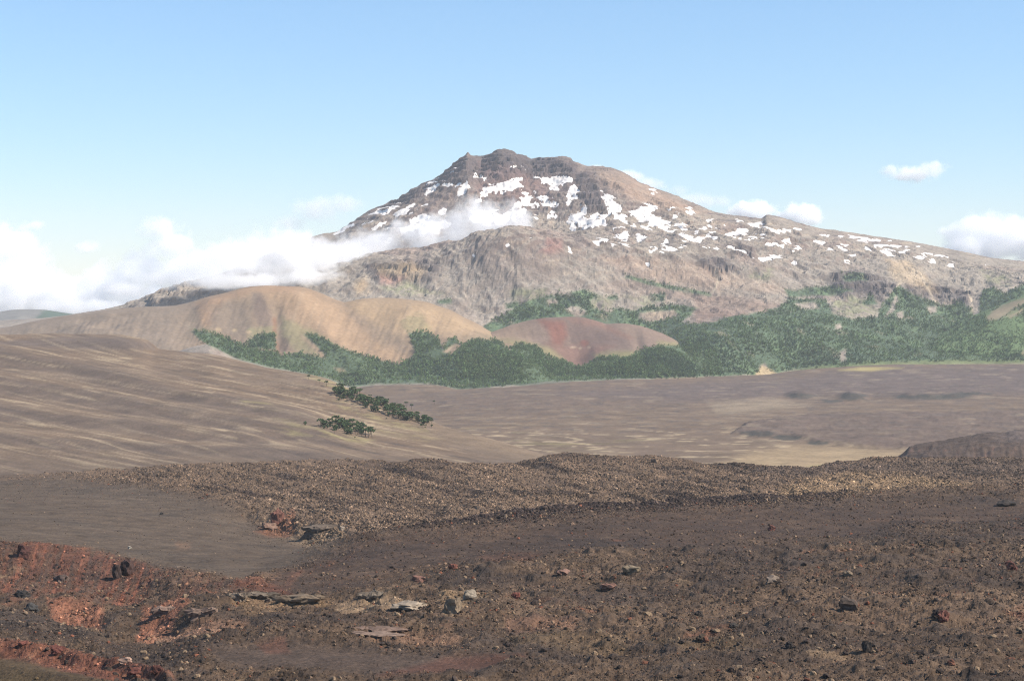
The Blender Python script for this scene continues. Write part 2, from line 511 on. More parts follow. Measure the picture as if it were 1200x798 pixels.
# pale gullies and scree cones
for pl in ([(838, 315), (842, 328), (836, 342)], [(1044, 350), (1050, 338), (1056, 330)], [(1140, 370), (1138, 350), (1130, 335)], [(1148, 372), (1152, 352)], [(1100, 362), (1088, 340), (1080, 322)]):
    d = np.full(Z.shape, 99.0)
    for (ax, ay), (bx, by) in zip(pl[:-1], pl[1:]):
        t = np.clip(((px_ - ax) * (bx - ax) + (py_ - ay) * (by - ay)) / ((bx - ax) ** 2 + (by - ay) ** 2), 0, 1)
        d = np.minimum(d, np.hypot(px_ - ax - t * (bx - ax), py_ - ay - t * (by - ay)))
    C = mix(C, rgb(205, 186, 168), (1 - sstep(0.6, 2.2, d)) * 0.7)
# meadows
for poly in ([(668, 352), (700, 344), (720, 356), (700, 366), (680, 362)], [(735, 350), (765, 352), (770, 364), (745, 366)], [(978, 350), (1010, 350), (1030, 366), (1000, 374), (975, 366)],
             [(1150, 318), (1180, 322), (1185, 336), (1160, 332)], [(870, 316), (910, 318), (900, 328), (880, 326)], [(440, 336), (480, 332), (520, 345), (470, 346)], [(600, 340), (640, 338), (640, 348), (600, 352)]):
    C = mix(C, rgb(152, 152, 122), 0.75 * pmask(px_, py_, poly, 5, 12 * n2, 8 * n2) * sstep(-0.4, 0.2, n2 + spk))
# ground under the woods
FOREST_V = [
    [(548, 398), (572, 378), (590, 370), (604, 362), (626, 350), (655, 346), (690, 352), (702, 356), (739, 365), (753, 361), (785, 357), (819, 361), (800, 378), (835, 378), (858, 371), (887, 359), (911, 361), (925, 350), (968, 352), (976, 368), (1000, 374), (1030, 372), (1030, 364), (1047, 340), (1055, 336), (1070, 345), (1104, 359), (1126, 354), (1143, 365), (1152, 342), (1163, 336), (1177, 345), (1200, 333), (1280, 340), (1500, 380), (1500, 424), (1200, 424), (1073, 424), (1016, 427), (930, 433), (893, 439), (840, 441), (741, 444), (659, 447), (613, 451), (557, 455), (537, 456), (517, 452), (500, 450), (440, 450), (410, 453), (381, 443), (353, 437), (313, 430), (276, 420), (245, 404), (224, 390), (300, 392), (480, 400)],
    [(668, 343), (685, 340), (702, 348), (692, 352), (672, 350)], [(711, 348), (724, 346), (724, 351), (712, 351)], [(762, 345), (779, 344), (779, 353), (766, 353)],
    [(733, 323), (780, 334), (833, 344), (833, 347), (780, 338), (733, 326)], [(592, 356), (608, 354), (610, 361), (594, 362)],
    [(512, 352), (528, 350), (530, 355), (515, 356)],
    [(985, 322), (1012, 320), (1016, 328), (990, 330)], [(920, 340), (975, 336), (1000, 340), (970, 346), (925, 348)], [(1010, 355), (1020, 344), (1028, 356), (1014, 358)]]
GAPS_V = [[(748, 366), (790, 363), (797, 371), (760, 378), (748, 374)], [(815, 362), (850, 356), (912, 360), (895, 366), (850, 372), (812, 380), (800, 378)], [(930, 356), (955, 354), (960, 362), (940, 363)], [(1038, 372), (1044, 358), (1050, 345), (1054, 350), (1046, 368)],
          [(1086, 360), (1096, 358), (1098, 366), (1090, 368)], [(690, 354), (704, 352), (724, 360), (712, 366), (696, 362)], [(1050, 367), (1058, 364), (1060, 374), (1052, 374)], [(978, 380), (986, 379), (986, 386), (979, 386)],
          [(890, 430), (896, 425), (902, 438), (894, 440)], [(660, 362), (676, 358), (690, 366), (676, 372)], [(640, 352), (652, 350), (654, 356), (642, 358)], [(983, 412), (990, 408), (992, 422), (985, 424)], [(1138, 358), (1146, 356), (1150, 372), (1142, 374)]]


def forest_mask(x, y, polys, gaps, wob):
    m = np.zeros(x.shape)
    for p in polys:
        m = np.maximum(m, pmask(x, y, p, 2.0, wob, wob * 0.7))
    for p in gaps:
        m = m * (1 - pmask(x, y, p, 2.0, wob, wob * 0.7))
    return m


CONE_SEEN = [(534, 397), (571, 390), (599, 381), (627, 374), (653, 371), (681, 371), (704, 377), (716, 379), (746, 381), (769, 388), (789, 397), (801, 405), (772, 406), (747, 411), (741, 418), (704, 420), (678, 431), (659, 421), (640, 416), (628, 406), (605, 402), (593, 409), (585, 400), (554, 400), (540, 405)]
FM = forest_mask(px_, py_, FOREST_V, GAPS_V, 3.5 * n2)
gmix = fbm(X / 150, Y / 150, 4, 170)
C = mix(C, rgb(92, 112, 90), FM * 0.95)
C = mix(C, rgb(116, 136, 102), FM * sstep(0.0, 0.4, gmix) * 0.8)
C = mix(C, rgb(160, 146, 128), FM * sstep(0.25, 0.5, -gmix) * 0.6)
C = mix(C, rgb(120, 132, 86), pmask(px_, py_, [(905, 440), (950, 430), (1020, 424), (1200, 420), (1200, 427), (1016, 430), (960, 436), (910, 441)], 3, 0, 2 * n2) * 0.8)
C = mix(C, rgb(196, 172, 140), pmask(px_, py_, [(885, 441), (893, 428), (900, 431), (912, 438), (900, 442)], 1.5, 2 * n2, 2 * n2) * 0.9)
volcano = link('volcano', grid_mesh('volcano', X, Y, Z, C, smooth=False), M_rock)
tag(volcano, 'broad snow-streaked volcano with a jagged summit rising behind the plain', 'volcano', kind='structure')
# visible vertices of the cone, looking along each line of Y
VIS = py_ <= np.minimum.accumulate(py_, 0) + 0.4


# ---- snow fields, each a part of the volcano
def tr(ox, oy, pts, k=0.16287): return [(ox + a * k, oy + b * k) for a, b in pts]
def disc(cx, cy, rx, ry=None): return [(cx + rx * math.cos(t) , cy + (ry or rx) * math.sin(t)) for t in np.linspace(0, 6.283, 9)[:-1]]
SNOW = []
for pts in ([(400, 540), (430, 510), (470, 480), (540, 455), (600, 435), (655, 420), (650, 450), (600, 490), (540, 515), (490, 520), (530, 495), (470, 495), (440, 525)],
            [(620, 500), (660, 460), (760, 425), (730, 470), (660, 515)], [(190, 645), (250, 598), (345, 553), (335, 578), (240, 628)], [(400, 575), (470, 548), (474, 570), (430, 582)],
            [(455, 597), (490, 565), (555, 553), (520, 585), (470, 604)], disc(600, 602, 30, 18), [(660, 600), (720, 590), (820, 560), (921, 535), (1000, 530), (1030, 560), (930, 640), (830, 655), (790, 630), (720, 610), (680, 625)],
            [(740, 490), (800, 460), (870, 430), (850, 452), (790, 482), (760, 510)], [(705, 545), (730, 520), (780, 510), (860, 490), (900, 520), (830, 550), (740, 557)], [(560, 690), (580, 660), (600, 685), (580, 708)]):
    SNOW.append(tr(360, 170, pts))
for pts in ([(120, 272), (200, 236), (192, 265), (140, 297)], [(96, 337), (130, 310), (200, 263), (217, 275), (190, 310), (120, 358)], [(226, 292), (238, 256), (267, 256), (272, 275), (302, 285), (250, 310)],
            [(280, 197), (330, 160), (338, 172), (300, 197)], [(320, 340), (350, 290), (400, 240), (490, 197), (480, 220), (440, 260), (430, 300), (380, 340), (350, 357)], [(498, 230), (520, 203), (552, 225), (540, 247)],
            [(470, 405), (520, 340), (570, 280), (580, 300), (650, 280), (740, 245), (800, 238), (802, 270), (820, 300), (760, 320), (740, 342), (640, 342), (560, 362), (500, 412)],
            [(780, 320), (820, 300), (800, 340), (850, 340), (810, 380), (885, 380), (850, 410), (760, 425), (860, 430), (780, 460), (710, 472), (740, 420), (780, 390), (790, 350)],
            [(728, 150), (750, 128), (792, 120), (792, 157), (750, 170)], [(795, 148), (828, 177), (810, 179)], [(218, 482), (250, 443), (257, 465), (235, 490)],
            [(430, 520), (500, 470), (700, 480), (850, 445), (820, 490), (700, 560), (500, 580)], disc(706, 722, 24, 22), disc(786, 762, 14), disc(820, 782, 12), disc(885, 668, 26, 10), disc(460, 788, 10), disc(570, 733, 18, 9)):
    SNOW.append(tr(480, 170, pts))
for pts in ([(205, 208), (290, 238), (380, 235), (440, 218), (497, 208), (490, 250), (440, 292), (400, 300), (395, 322), (350, 322), (335, 307), (370, 290), (300, 277), (240, 247)], [(450, 290), (510, 283), (522, 320), (552, 345), (520, 384), (490, 352), (460, 317)],
            [(228, 333), (260, 358), (310, 373), (345, 398), (350, 368), (432, 442), (360, 437), (300, 437), (250, 402)], [(438, 412), (460, 363), (490, 373), (502, 395), (512, 455), (480, 417), (455, 432)],
            [(463, 488), (560, 505), (640, 515), (670, 493), (690, 518), (725, 508), (762, 550), (700, 592), (650, 602), (570, 607), (520, 562), (480, 532)], [(468, 558), (500, 563), (517, 600), (500, 618), (480, 587)],
            [(558, 438), (600, 431), (632, 455), (590, 467), (587, 490), (565, 482)], [(703, 338), (760, 348), (790, 368), (820, 408), (882, 455), (830, 482), (872, 510), (897, 558), (820, 537), (740, 492), (725, 440), (725, 390)],
            disc(346, 505, 28, 17), [(193, 444), (235, 406), (277, 437), (240, 445)], [(610, 703), (650, 678), (740, 668), (792, 685), (760, 695), (880, 710), (902, 724), (780, 717), (700, 714)],
            [(788, 667), (860, 623), (897, 628), (907, 682), (880, 692), (870, 702), (840, 692)], disc(230, 530, 17, 13), [(463, 728), (487, 726), (492, 774), (475, 767)], [(780, 590), (840, 582), (870, 594), (800, 602)]):
    SNOW.append(tr(590, 170, pts))
for pts in ([(238, 355), (290, 338), (310, 308), (380, 303), (420, 323), (457, 340), (400, 352), (370, 382), (410, 380), (412, 395), (480, 420), (540, 473), (580, 494), (480, 487), (390, 462), (330, 422), (270, 402)], [(486, 323), (540, 328), (610, 353), (644, 378), (590, 372), (530, 352)],
            [(622, 367), (650, 323), (704, 355), (690, 378)], [(543, 440), (580, 428), (610, 433), (644, 478), (590, 475)], [(318, 463), (360, 463), (394, 492), (340, 482)], [(273, 510), (300, 493), (325, 518), (370, 557), (290, 562), (283, 535)],
            [(578, 508), (640, 513), (690, 543), (720, 523), (774, 545), (740, 562), (690, 572), (620, 562)], [(453, 605), (480, 593), (545, 598), (574, 638), (520, 632), (465, 627)], [(588, 622), (620, 598), (654, 610), (640, 630)], [(668, 612), (710, 595), (728, 622)], [(728, 600), (745, 593), (804, 620), (770, 635)],
            [(326, 605), (420, 603), (434, 619), (360, 620)], [(692, 492), (750, 468), (800, 448), (788, 418), (832, 418), (812, 457), (770, 492), (730, 504)], [(783, 517), (820, 498), (850, 483), (874, 500), (840, 522), (810, 527)], [(372, 193), (410, 193), (434, 222), (400, 222)],
            disc(497, 560, 18, 10), disc(400, 637, 26, 8), disc(453, 652, 22, 8), disc(552, 396, 17, 14), disc(370, 733, 12), disc(858, 628, 16, 9), [(838, 537), (882, 523), (872, 547), (845, 552)], [(80, 600), (120, 598), (130, 612), (95, 612)], disc(260, 458, 22, 9)):
    SNOW.append(tr(700, 190, pts))
for pts in ([(340, 200), (420, 193), (490, 203), (540, 233), (620, 238), (690, 223), (722, 243), (620, 260), (540, 264), (480, 247), (400, 227)], [(172, 287), (220, 258), (260, 243), (330, 233), (352, 223), (332, 262), (342, 282), (300, 292), (240, 307)], [(272, 305), (300, 288), (318, 305), (285, 317)], [(332, 300), (400, 290), (410, 298), (350, 310)], [(322, 322), (370, 318), (368, 332), (330, 332)],
            disc(494, 327, 18, 19), disc(539, 351, 20, 17), [(578, 347), (650, 288), (662, 300), (640, 332), (600, 365)], [(662, 382), (690, 358), (738, 343), (722, 367), (680, 386)], [(168, 360), (200, 352), (238, 380), (215, 393)], [(188, 390), (250, 403), (340, 388), (348, 415), (300, 430), (250, 427)],
            [(402, 443), (470, 448), (540, 433), (542, 450), (470, 467)], [(548, 438), (600, 443), (643, 460), (620, 474), (580, 460)], [(672, 472), (707, 448), (697, 484)], [(43, 262), (70, 263), (95, 243), (112, 250), (80, 284)], [(98, 297), (130, 273), (147, 280), (120, 307)], [(822, 310), (893, 340), (887, 352), (830, 327)],
            [(148, 200), (190, 193), (187, 212), (155, 217)], [(253, 172), (310, 176), (312, 188), (270, 186)], disc(458, 288, 16, 10), disc(634, 356, 12, 10), disc(384, 432, 10), disc(855, 292, 16, 10), disc(123, 380, 14, 10), [(870, 280), (921, 290), (921, 298), (880, 290)]):
    SNOW.append(tr(820, 230, pts))
for pts in ([(203, 158), (300, 170), (447, 193), (430, 204), (300, 195), (230, 182)], [(98, 218), (150, 228), (203, 235), (180, 250), (140, 250)], [(388, 220), (480, 226), (593, 234), (570, 245), (400, 240)], [(308, 230), (388, 258), (370, 267), (330, 247)], [(412, 272), (470, 263), (547, 268), (542, 292), (450, 294)], [(577, 277), (620, 260), (663, 275), (640, 289), (590, 287)],
            [(716, 286), (800, 288), (930, 310), (925, 322), (820, 304)], [(672, 315), (740, 310), (832, 323), (827, 347), (770, 342), (690, 330)], disc(72, 271, 20, 16), [(207, 300), (260, 293), (264, 309), (215, 312)], disc(198, 363, 16, 13), disc(713, 240, 20, 6), [(8, 153), (60, 163), (98, 178), (50, 180)], disc(330, 218, 20, 8), disc(630, 243, 10, 7), disc(502, 198, 14, 5), disc(160, 170, 24, 6), disc(183, 266, 10)):
    SNOW.append(tr(960, 250, pts))
SNOW.append(tr(1080, 270, disc(270, 315, 24, 22), 0.1303))
SNOW.append(tr(1080, 270, disc(572, 308, 13, 8), 0.1303))
SNOW.append([(846, 262), (850, 260), (853, 263), (848, 264)])

N_SNOW = 0
for poly in SNOW:
    p = np.array(poly)
    mx = 3
    sel = VIS & (px_ > p[:, 0].min() - mx) & (px_ < p[:, 0].max() + mx) & (py_ > p[:, 1].min() - mx) & (py_ < p[:, 1].max() + mx)
    if sel.sum() < 4:
        continue
    rr_, cc_ = np.where(sel)
    r0, r1, c0, c1 = max(rr_.min() - 1, 0), min(rr_.max() + 2, VG.ny - 1), max(cc_.min() - 1, 0), min(cc_.max() + 2, VG.nx - 1)
    k = 2
    gy = np.arange((r1 - r0) * k + 1) / k + r0; gx = np.arange((c1 - c0) * k + 1) / k + c0
    GX, GY = np.meshgrid(gx, gy)
    zz = bil(VG.Z, GX, GY); vis = bil(VIS.astype(float), GX, GY)
    XX = VG.X0 + GX * dxv; YY = VG.Y0 + GY * dyv
    qx, qy = project(XX, YY, zz)
    w1 = 3.4 * fbm(XX / 85, YY / 85, 4, 200, 0.6); w2 = 2.2 * fbm(XX / 85, YY / 85, 4, 210, 0.6)
    sd = polydist(qx + w1, qy + w2, poly) - 2.4 * np.clip(bil(curv, GX, GY) / 9.0, -1.2, 1.0)
    ins = (sd < 0.5) & (vis > 0.4) & ~((fbm(XX / 120, zz / 22, 4, 220, 0.6) > 0.40) & (sd > -3.5))
    # thickness tapers to nothing at the rim
    zz = zz + 0.6 + 2.6 * sstep(0.3, -2.5, sd)
    nr, nc = zz.shape
    Q = grid_quads(nr, nc); Vv = np.stack([XX, YY, zz], -1).reshape(-1, 3)
    keep = ins.ravel()[Q].all(1)
    Q = Q[keep]
    if len(Q) < 3:
        continue
    used, inv = np.unique(Q, return_inverse=True)
    o = link('snow_patch', mesh_np('snow_patch', Vv[used], inv.reshape(Q.shape)), M_snow, volcano)
    N_SNOW += 1
print('snow patches', N_SNOW)

# ------------------------------------------------------------------ ASH HILLS, CINDER CONE, FOREST HILL, FAR MOUNTAIN
def hill(name, loft, grid, detail, colour, mat):
    X, Y = grid.X, grid.Y
    Z = loft(X, Y)
    bx, by = project(X, Y, Z)
    Z = Z + detail(X, Y, Z, bx, by)
    grid.Z = Z
    qx, qy = project(X, Y, Z)
    Cc = colour(X, Y, Z, qx, qy)
    return link(name, grid_mesh(name, X, Y, Z, Cc), mat)


SKY_H = [(-500, 400), (-150, 392), (0, 384.4), (42, 376), (70, 371), (99, 367.4), (130, 363), (156, 360.3), (184, 359), (200, 358.5), (215, 356), (228, 352.6), (244, 347.6), (265, 343), (282, 338), (296, 335.6), (313, 334.7), (336, 335.4), (350, 336), (360, 338), (381, 345.5), (396, 352), (404, 354), (412, 352.5), (426, 350), (440, 349.2), (455, 349), (470, 350), (486, 351.7), (500, 354), (512, 358), (528, 363), (542, 371), (557, 378), (576, 389), (600, 400), (640, 425), (700, 480)]
H = Loft([
    ([(-500, 7350), (700, 7350)], [(-500, 480), (700, 480)]),
    ([(-500, 7500), (700, 7600)], [(-500, 440), (0, 428), (180, 425), (245, 428), (350, 450), (700, 460)]),
    ([(-500, 7800), (180, 7800), (450, 7850), (700, 7900)], [(-500, 425), (0, 408), (120, 402), (180, 405), (245, 412), (300, 420), (350, 425), (400, 425), (440, 426), (470, 428), (500, 420), (540, 412), (580, 412), (640, 435), (700, 485)]),
    ([(-500, 8200), (184, 8250), (320, 8250), (430, 8250), (700, 8250)], [(-500, 412), (0, 394), (100, 381), (180, 376), (220, 378), (270, 376), (315, 377), (360, 382), (400, 388), (440, 388), (480, 385), (520, 388), (580, 403), (640, 430), (700, 483)]),
    ([(-500, 8500), (184, 8600), (320, 8700), (400, 8700), (450, 8800), (700, 8700)], SKY_H),
    ([(-500, 9100), (700, 9300)], [(x, y + 75) for x, y in SKY_H]),
])
HG = PGrid(-220, 690, 560, 7400, 9100, 190, geo=False)


def h_detail(X, Y, Z, x, y):
    sky_ = np.interp(x.ravel(), *np.array(SKY_H).T).reshape(x.shape)
    ns = sstep(0, 14, y - sky_)
    r1 = fbm((x + 0.35 * (y - 340)) / 34, y / 160 + 3, 4, 300, 0.5)
    g = -16 * np.exp(-((x - (322 + 0.10 * (y - 345))) / 7.0) ** 2) * sstep(342, 365, y) * (1 - sstep(405, 425, y))
    rib = 22 * np.exp(-((x - (250 - 0.05 * (y - 350))) / 18.0) ** 2) * ns
    rib2 = 16 * np.exp(-((x - (345 + 0.9 * (y - 350))) / 14.0) ** 2) * ns
    hum = 18 * ell(x, y, 125, 380, 40, 14) + 10 * ell(x, y, 55, 388, 26, 6, 0.6)
    rill = fbm((x + 0.5 * (y - 340)) / 7.0, y / 60, 4, 318, 0.6, ridged=True)
    return ns * (13 * r1 + 7 * fbm(X / 120, Y / 120, 5, 310, 0.6) + 3.6 * rill) + g + rib + rib2 + hum * fbm(X / 200, Y / 200, 2, 315) * 1.4


FOREST_H = [[(224, 388), (243, 389), (265, 396), (283, 405), (291, 404), (291, 399), (308, 391), (323, 391), (323, 408), (328, 418), (350, 413), (380, 420), (381, 416), (370, 404), (356, 392), (370, 392), (393, 405), (415, 413), (447, 423), (466, 427), (483, 420), (486, 410), (478, 390), (500, 389), (515, 399), (519, 409), (526, 397), (534, 395), (540, 405), (525, 411), (554, 399), (585, 399), (593, 409), (605, 402), (628, 406), (640, 416), (642, 421), (659, 421), (678, 431), (704, 419), (741, 418), (747, 411), (772, 405), (798, 405), (806, 396), (826, 400), (845, 420), (850, 441), (741, 444), (659, 447), (613, 451), (557, 455), (537, 456), (517, 452), (500, 450), (440, 450), (410, 453), (381, 443), (353, 437), (313, 430), (276, 420), (245, 404), (234, 398)]]
GAPS_H = [[(391, 431), (402, 431), (406, 436), (398, 437)], [(519, 412), (534, 402), (540, 405), (528, 416)], [(590, 400), (600, 400), (606, 404), (596, 410)], [(300, 408), (330, 411), (330, 412.5), (300, 410)], [(546, 415.5), (592, 416.5), (592, 418), (546, 417)]]


def h_colour(X, Y, Z, x, y):
    n1 = fbm(X / 260, Y / 260, 4, 320); n2 = fbm(X / 60, Y / 60, 4, 330)
    dn = fbm((x + 0.3 * y) / 11, y / 90, 4, 340)
    dn2 = fbm((x - 0.9 * y) / 9, (y + 0.3 * x) / 120, 4, 345)
    C = np.empty(Z.shape + (3,)); C[:] = rgb(168, 144, 125)
    left = 1 - sstep(190, 260, x + 10 * n1)
    C = mix(C, rgb(160, 142, 130), left * 0.8)
    C = mix(C, rgb(200, 166, 138), sstep(0, 1, pmask(x, y, [(268, 346), (313, 334), (360, 335), (420, 372), (480, 420), (440, 424), (380, 400), (345, 380), (322, 352), (300, 346)], 16, 8 * n1, 6 * n1)) * 0.9)
    C = mix(C, rgb(206, 174, 142), pmask(x, y, [(400, 352), (455, 348), (510, 358), (575, 390), (520, 392), (480, 392), (450, 405), (425, 375)], 8, 6 * n1, 5 * n1) * 0.75)
    C = mix(C, rgb(196, 158, 130), pmask(x, y, [(228, 353), (265, 343), (300, 335), (345, 334), (345, 341), (300, 342), (262, 352), (250, 375), (240, 388), (234, 370)], 5, 4 * n1, 3 * n1) * 0.7)
    C = mix(C, rgb(142, 122, 114), pmask(x, y, [(296, 344), (306, 344), (322, 375), (320, 388), (306, 386), (297, 368)], 4, 3 * n2, 3 * n2) * 0.8)
    C = mix(C, rgb(146, 130, 120), pmask(x, y, [(245, 358), (285, 352), (300, 392), (288, 404), (262, 394), (246, 380)], 7, 4 * n2, 4 * n2) * 0.6)
    C = mix(C, rgb(140, 124, 116), pmask(x, y, [(410, 362), (470, 395), (478, 418), (440, 400), (415, 378)], 6, 5 * n2, 4 * n2) * 0.45)
    C = mix(C, rgb(188, 160, 136), sstep(0.05, 0.5, dn2) * 0.45 * sstep(330, 380, x))
    C = mix(C, rgb(186, 164, 146), sstep(0.05, 0.5, dn) * 0.35)
    C = mix(C, rgb(162, 122, 100), pmask(x, y, [(320, 372), (324, 372), (325, 410), (320, 414)], 1.4, 2 * n2, 0) * 0.85)
    C = mix(C, rgb(158, 116, 96), pmask(x, y, [(324, 400), (330, 404), (326, 424), (322, 416)], 1.6, 2 * n2, 0) * 0.6)
    C = mix(C, rgb(136, 116, 106), pmask(x, y, [(325, 398), (340, 394), (346, 408), (328, 416)], 3, 3 * n2, 2 * n2) * 0.7)
    for poly, k in (([(330, 372), (365, 385), (400, 408), (375, 404), (352, 392), (360, 402), (378, 420), (345, 410), (330, 390)], 0.7), ([(292, 384), (322, 382), (322, 392), (308, 390), (292, 398)], 0.75), ([(478, 370), (494, 368), (506, 388), (478, 390), (470, 380)], 0.6), ([(224, 384), (245, 386), (262, 396), (280, 402), (262, 398), (240, 392)], 0.7), ([(540, 396), (580, 392), (620, 402), (640, 414), (620, 408), (590, 400)], 0.4), ([(245, 404), (276, 420), (300, 428), (290, 430), (262, 420)], 0.6), ([(390, 430), (405, 430), (408, 438), (396, 438)], 0.8)):
        C = mix(C, rgb(158, 152, 116), 0.85 * k * pmask(x, y, poly, 4, 9 * n2, 7 * n2) * sstep(-0.5, 0.1, n2 + 0.25))
    C = mix(C, rgb(214, 186, 160), pmask(x, y, [(520, 404), (532, 402), (526, 414), (514, 416)], 2, 2 * n2, 2 * n2) * 0.8)
    C = mix(C, rgb(216, 190, 164), pmask(x, y, [(588, 401), (598, 400), (606, 404), (596, 410)], 2, 3 * n2, 2 * n2) * 0.8)
    for sx, sy in ((256, 386), (275, 387), (291, 389)):
        C = mix(C, rgb(206, 180, 150), ell(x, y, sx, sy, 3.5, 2.2, 0.6) * 0.7)
    C *= (0.84 * (1 + 0.22 * fbm(X / 20, Y / 20, 4, 335, 0.65)))[..., None]
    fm = forest_mask(x, y, FOREST_H, GAPS_H, 1.2 * n2)
    return mix(C, rgb(94, 114, 90), fm * 0.95)


ash_hill = hill('ash_hill', H, HG, h_detail, h_colour, M_hill)
tag(ash_hill, 'smooth tan ash hill with a rounded crest left of the volcano', 'ash hill', kind='structure')

SKY_C = [(440, 470), (480, 432), (520, 402), (534, 396.5), (552, 393.5), (571, 390.5), (585, 386), (599, 381), (613, 377), (627, 374), (640, 372.3), (653, 371.6), (668, 371.2), (681, 371.6), (692, 374), (704, 377.5), (711, 379.5), (716, 379.4), (722, 378.8), (730, 379), (746, 381), (758, 384), (769, 388), (780, 392), (789, 397), (800, 404), (815, 414), (860, 450), (900, 480)]
CN = Loft([
    (7700, [(440, 490), (900, 490)]),
    (7950, [(440, 480), (520, 440), (593, 432), (642, 434), (678, 436), (704, 434), (744, 431), (800, 440), (900, 490)]),
    (8150, [(440, 475), (520, 420), (560, 409), (593, 408), (642, 417), (678, 426), (704, 416), (744, 412.5), (775, 412), (800, 418), (840, 450), (900, 485)]),
    (8420, [(440, 472), (500, 422), (540, 404), (593, 396), (640, 394), (678, 397), (710, 396), (744, 396), (775, 401), (800, 411), (850, 450), (900, 482)]),
    (8700, SKY_C),
    (9000, [(x, y + 60) for x, y in SKY_C]),
])
CG = PGrid(450, 880, 330, 7750, 9000, 130, geo=False)


def c_detail(X, Y, Z, x, y):
    sky_ = np.interp(x.ravel(), *np.array(SKY_C).T).reshape(x.shape)
    ns = sstep(0, 10, y - sky_)
    return ns * (8 * fbm((x - 0.3 * y) / 26, y / 90, 4, 400) + 4 * fbm(X / 90, Y / 90, 4, 410)) - 10 * np.exp(-((x - (742 + 0.3 * (y - 380))) / 6) ** 2) * ns


def c_colour(X, Y, Z, x, y):
    n1 = fbm(X / 200, Y / 200, 4, 420); n2 = fbm(X / 50, Y / 50, 4, 430)
    C = np.empty(Z.shape + (3,)); C[:] = rgb(144, 122, 112)
    C = mix(C, rgb(170, 144, 126), (1 - sstep(590, 640, x + 8 * n1)) * 0.8)
    C = mix(C, rgb(118, 96, 92), pmask(x, y, [(655, 378), (690, 376), (725, 388), (735, 402), (700, 408), (670, 402)], 10, 6 * n1, 5 * n1) * 0.7)
    C = mix(C, rgb(140, 92, 81), pmask(x, y, [(630, 374), (660, 376), (664, 392), (658, 406), (648, 404), (642, 388)], 5, 5 * n1, 3 * n1) * 0.85)
    C = mix(C, rgb(146, 104, 92), pmask(x, y, [(664, 372), (700, 376), (742, 396), (738, 398), (700, 382), (670, 378)], 4, 3 * n1, 2 * n1) * 0.5)
    C = mix(C, rgb(136, 98, 90), pmask(x, y, [(640, 405), (720, 405), (692, 424), (678, 432), (664, 424)], 6, 4 * n1, 4 * n1) * 0.6)
    C = mix(C, rgb(144, 94, 84), ell(x, y, 685, 402, 5, 3.5, 0.5) * 0.8)
    for sx, sy, a in ((672, 407, 3), (680, 408, 2), (690, 407, 2)):
        C = mix(C, rgb(186, 160, 142), ell(x + 2 * n2, y, sx, sy, a, 1.4, 0.5) * 0.75)
    C = mix(C, rgb(152, 146, 104), pmask(x, y, [(695, 415), (720, 412), (745, 412), (740, 420), (705, 424)], 4, 4 * n2, 3 * n2) * 0.8)
    C = mix(C, rgb(158, 150, 108), pmask(x, y, [(560, 396), (610, 398), (645, 408), (660, 420), (640, 420), (600, 404)], 4, 5 * n2, 3 * n2) * 0.65)
    C = mix(C, rgb(150, 146, 104), pmask(x, y, [(770, 400), (792, 400), (800, 408), (770, 408)], 3, 4 * n2, 3 * n2) * 0.6)
    C *= (1 + 0.20 * fbm(X / 16, Y / 16, 4, 436, 0.65) + 0.12 * fbm((x - 0.3 * y) / 6, y / 50, 3, 437))[..., None]
    fm = forest_mask(x, y, FOREST_H, GAPS_H, 1.2 * n2)
    return mix(C, rgb(94, 114, 90), fm * 0.95)


cinder = hill('cinder_cone', CN, CG, c_detail, c_colour, M_hill)
tag(cinder, 'low red and brown cinder cone ringed by forest below the volcano', 'cinder cone', kind='structure')

SKY_R = [(960, 440), (1010, 418), (1050, 405), (1075, 397), (1100, 387), (1130, 374), (1150, 366), (1170, 358), (1200, 346), (1240, 338), (1300, 336), (1400, 350), (1600, 440)]
R = Loft([
    (8420, [(960, 470), (1600, 470)]), (8560, [(960, 450), (1010, 430), (1200, 427), (1600, 450)]),
    (8900, [(960, 445), (1010, 426), (1050, 416), (1100, 405), (1150, 396), (1200, 390), (1300, 388), (1600, 448)]),
    (9350, SKY_R), (9900, [(x, y + 60) for x, y in SKY_R])])
RG = PGrid(965, 1480, 300, 8450, 9800, 100, geo=False)
R_BARE = [[(1156, 372), (1162, 365), (1176, 358), (1200, 349), (1240, 345), (1240, 356), (1200, 358), (1184, 366), (1172, 374), (1158, 376)]]
R_GAP = [[(1180, 370), (1196, 363), (1200, 362), (1200, 366), (1184, 373)], [(1196, 414), (1204, 408), (1206, 420), (1198, 420)]]


def r_detail(X, Y, Z, x, y):
    return 9 * fbm(X / 240, Y / 240, 4, 500)


def r_colour(X, Y, Z, x, y):
    n2 = fbm(X / 60, Y / 60, 4, 520)
    C = np.empty(Z.shape + (3,)); C[:] = rgb(118, 138, 98)
    for p in R_BARE + R_GAP:
        C = mix(C, rgb(176, 156, 134), pmask(x, y, p, 2.5, 4 * n2, 2 * n2) * 0.9)
    return mix(C, rgb(122, 134, 88), sstep(418, 424, y) * 0.7)


fhill = hill('forest_hill', R, RG, r_detail, r_colour, M_hill)
tag(fhill, 'wooded hill with a bare brown patch at the right edge below the volcano', 'hill', kind='structure')

